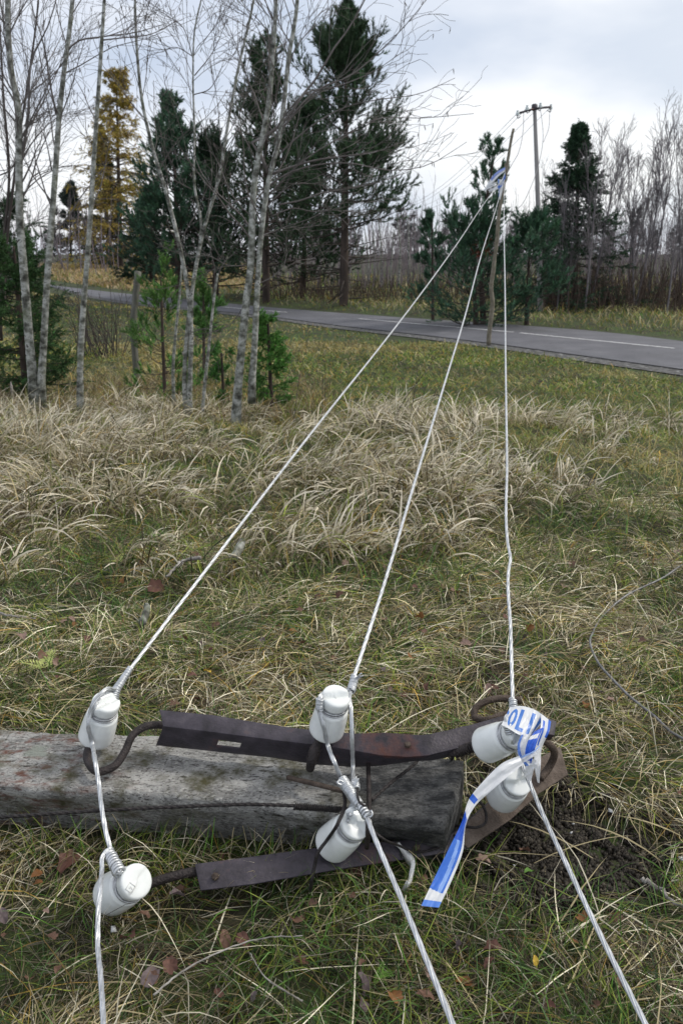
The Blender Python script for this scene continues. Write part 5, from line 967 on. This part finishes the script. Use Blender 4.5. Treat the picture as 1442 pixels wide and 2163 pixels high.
# ------------------------------------------------------------------ bare wood
def bare_tree(H, seed, r=.04, dens=1., spread=.5, nst=1):
    global rng; rng = np.random.default_rng(seed); K = 14; tr_ = []; 
    for s in range(nst):
        a = rng.uniform(0, 6.28); d0 = np.array([cos(a), sin(a), 0])*rng.uniform(.05, .16)*(nst > 1); zz = np.linspace(0, 1, K)[:, None]
        P = zz*np.array([[0, 0, H*rng.uniform(.85, 1)]])+d0*zz*H+np.cumsum(rng.normal(0, .035, (K, 3)), 0)*[1, 1, 0]*zz; tr_.append(P)
    T_ = np.array(tr_); R_ = np.tile(np.linspace(r, r*.18, K), (nst, 1))
    a, b = grow(T_, R_, int(20*dens), .22, .98, spread, H*.30, .42, .06, .09, 6, .35, .6); a2, b2 = grow(a, b, 5, .15, 1, .5, H*.12, .6, .03, .12, 4, .2); a3, b3 = grow(a2, b2, 2, .3, 1, .5, H*.06, .7, .0, .12, 3, .1)
    return (T_, R_), [(a, np.maximum(b, .008), 3), (a2, np.maximum(b2, .006), 3), (a3, np.maximum(b3, .0045), 3)]
def put_tree(src, name, loc, rz, sc, label, group):
    r0 = src; r = r0.copy(); COL.objects.link(r); r.location = loc; r.rotation_euler = (0, 0, rz); r.scale = (sc,)*3; tag(r, label, None, group)
    for ch in list(r0.children): c_ = ch.copy(); COL.objects.link(c_); c_.parent = r
    return r
protos = []
for k in range(5):
    (T_, R_), sets = bare_tree(6.5, 100+k, .04, 1.0, .42, [1, 2, 3, 1, 2][k]); t = tag(bpy.data.objects.new('bare_tree', None), 'x', 'tree'); COL.objects.link(t)
    V, Fq = tubes(T_, R_, 6); mesh_np('trunk', V, Fq, M['baretree'], None, smooth=True).parent = t; child_tubes('crown', sets, M['baretree'], None).parent = t; protos.append(t)
rng = np.random.default_rng(78); random.seed(78)
tops = [(1285, 262), (1370, 240), (1250, 300), (1415, 300), (1330, 300), (1180, 330), (1160, 360), (1440, 270), (1200, 400), (1355, 340), (1425, 350), (1480, 300), (1520, 280), (1240, 250), (1345, 270)]
names_ = {0: 'tall bare tree rising highest just right of the dark spruce', 1: 'tallest bare tree in the row near the right edge'}
used = [False]*5
def place_bare(k, px, topy, Y, label, group):
    b = PY(px, 600, Y); z = float(gz(b.x, b.y)); tz = PY(px, topy, Y).z; sc = (tz-z)/6.3; loc = Vector((b.x, Y, z-.1)); i = k % 5
    if not used[i]: used[i] = True; o = protos[i]; o.location = loc; o.rotation_euler = (0, 0, random.uniform(0, 6.28)); o.scale = (sc,)*3; tag(o, label, 'tree', group)
    else: o = put_tree(protos[i], 'bare_tree', loc, random.uniform(0, 6.28), sc, label, group)
    return o
for k, (x_, y_) in enumerate(tops): place_bare(k, x_, y_, random.uniform(28.5, 38), names_.get(k, 'dark bare leafless tree in the row beyond the road at right'), None if k in names_ else 'bare trees in a row at the right')
for k in range(16):
    x_ = 790+k*27+random.uniform(-10, 10)
    if 980 < x_ < 1060: continue
    place_bare(k+3, x_, random.uniform(425, 490), random.uniform(48, 62), 'thin grey leafless tree in the wood behind the pines', 'bare trees behind the pines')
# pale birch trunks inside the wood
mbT = None
for k, x_ in enumerate([778, 792, 806, 822, 840, 862, 884, 902, 950, 700, 672, 1085, 1160]):
    Y_ = random.uniform(46, 56); b = PY(x_, 640, Y_); b.z = float(gz(b.x, b.y)); tp_ = PY(x_+random.uniform(-12, 12), random.uniform(430, 500), Y_)
    P = resamp([b, b.lerp(tp_, .5)+Vector((random.uniform(-.2, .2), 0, 0)), tp_], 14); V, Fs = sweep(P, np.linspace(.075, .02, 14), 6)
    tag(mesh_np('birch_tree', V, Fs, M['birch'], smooth=True), 'thin white birch trunk inside the wood beyond the road', 'birch', 'white birches in the far wood')
# the far wood as a mass: thin stems and brush
def brush(name, n, x0, x1, y0, y1, h0, h1, r, label, mat, lean=.12, sub=4, cat='wood'):
    y = rng.uniform(y0, y1, n); px = rng.uniform(x0, x1, n); x = (px-721)/F*(y*cp_+2*sp_); m = road_dist(x, y) > 1.4; x, y = x[m], y[m]; n = len(x); K = 5
    ln = rng.uniform(h0, h1, n); d = nrm(np.stack([rng.normal(0, lean, n), rng.normal(0, lean, n), np.ones(n)], 1)); P = [np.stack([x, y, gz(x, y)-.05], 1)]
    for k in range(K-1): P.append(P[-1]+d*(ln/(K-1))[:, None]); d = nrm(d+rng.normal(0, .07, d.shape))
    P = np.stack(P, 1); R_ = np.linspace(1, .3, K)[None]*r*rng.uniform(.6, 1.3, (n, 1)); a, b = grow(P, R_, sub, .2, 1., .5, ln*.32, .6, .04, .1, 4, .25)
    tag(child_tubes(name, [(P, R_, 4), (a, b, 3)], M[mat], None), label, cat, kind='stuff')
M['mauve'] = noise_mat('far_twigs', [(.3, (.14, .115, .125)), (.7, (.25, .215, .235))], .5, .95); M['brushm'] = noise_mat('brown_brush', [(.3, (.04, .028, .024)), (.7, (.10, .07, .055))], .8, .95)
brush('far_wood', 1100, -150, 1700, 70, 125, 4, 8.0, .04, 'leafless far wood closing the horizon', 'mauve')
brush('far_wood', 600, 560, 1500, 42, 60, 1.8, 3.6, .022, 'leafless thicket behind the roadside pines', 'mauve', sub=5)
brush('undergrowth', 1300, 1130, 1750, 29, 38, .6, 2.1, .016, 'dense brown bare undergrowth below the trees at right', 'brushm', .25, 6)
brush('undergrowth', 700, 560, 1120, 33.5, 40, .5, 1.5, .013, 'brown bare undergrowth at the foot of the far wood', 'brushm', .25, 5)
# dark wood far left and far behind
M['farcon'] = None
n = 60; C = []; D = []; mbb = MB()
for k in range(46):
    Y_ = random.uniform(120, 170); px_ = random.uniform(-120, 1650); h_ = random.uniform(4.5, 8.5); b = PY(px_, 560, Y_); b.z = float(gz(b.x, b.y))
    m_n = 60; t = rng.random(m_n); rr_ = (1-t)*h_*.2+.2; a = rng.uniform(0, 6.28, m_n); C.append(np.stack([b.x+rr_*np.cos(a)*rng.random(m_n), b.y+rr_*np.sin(a)*rng.random(m_n), b.z+t*h_], 1)); D.append(np.stack([np.cos(a), np.sin(a), t*1.2-.1], 1))
V, Fq, c = tufts(np.concatenate(C), np.concatenate(D), 12, .9, .16, .2, 1., .5, (.035, .05, .045), .2); tag(mesh_np('far_conifers', V, Fq, M['leaf'], col=c), 'dark conifers along the far horizon', 'wood', kind='stuff')
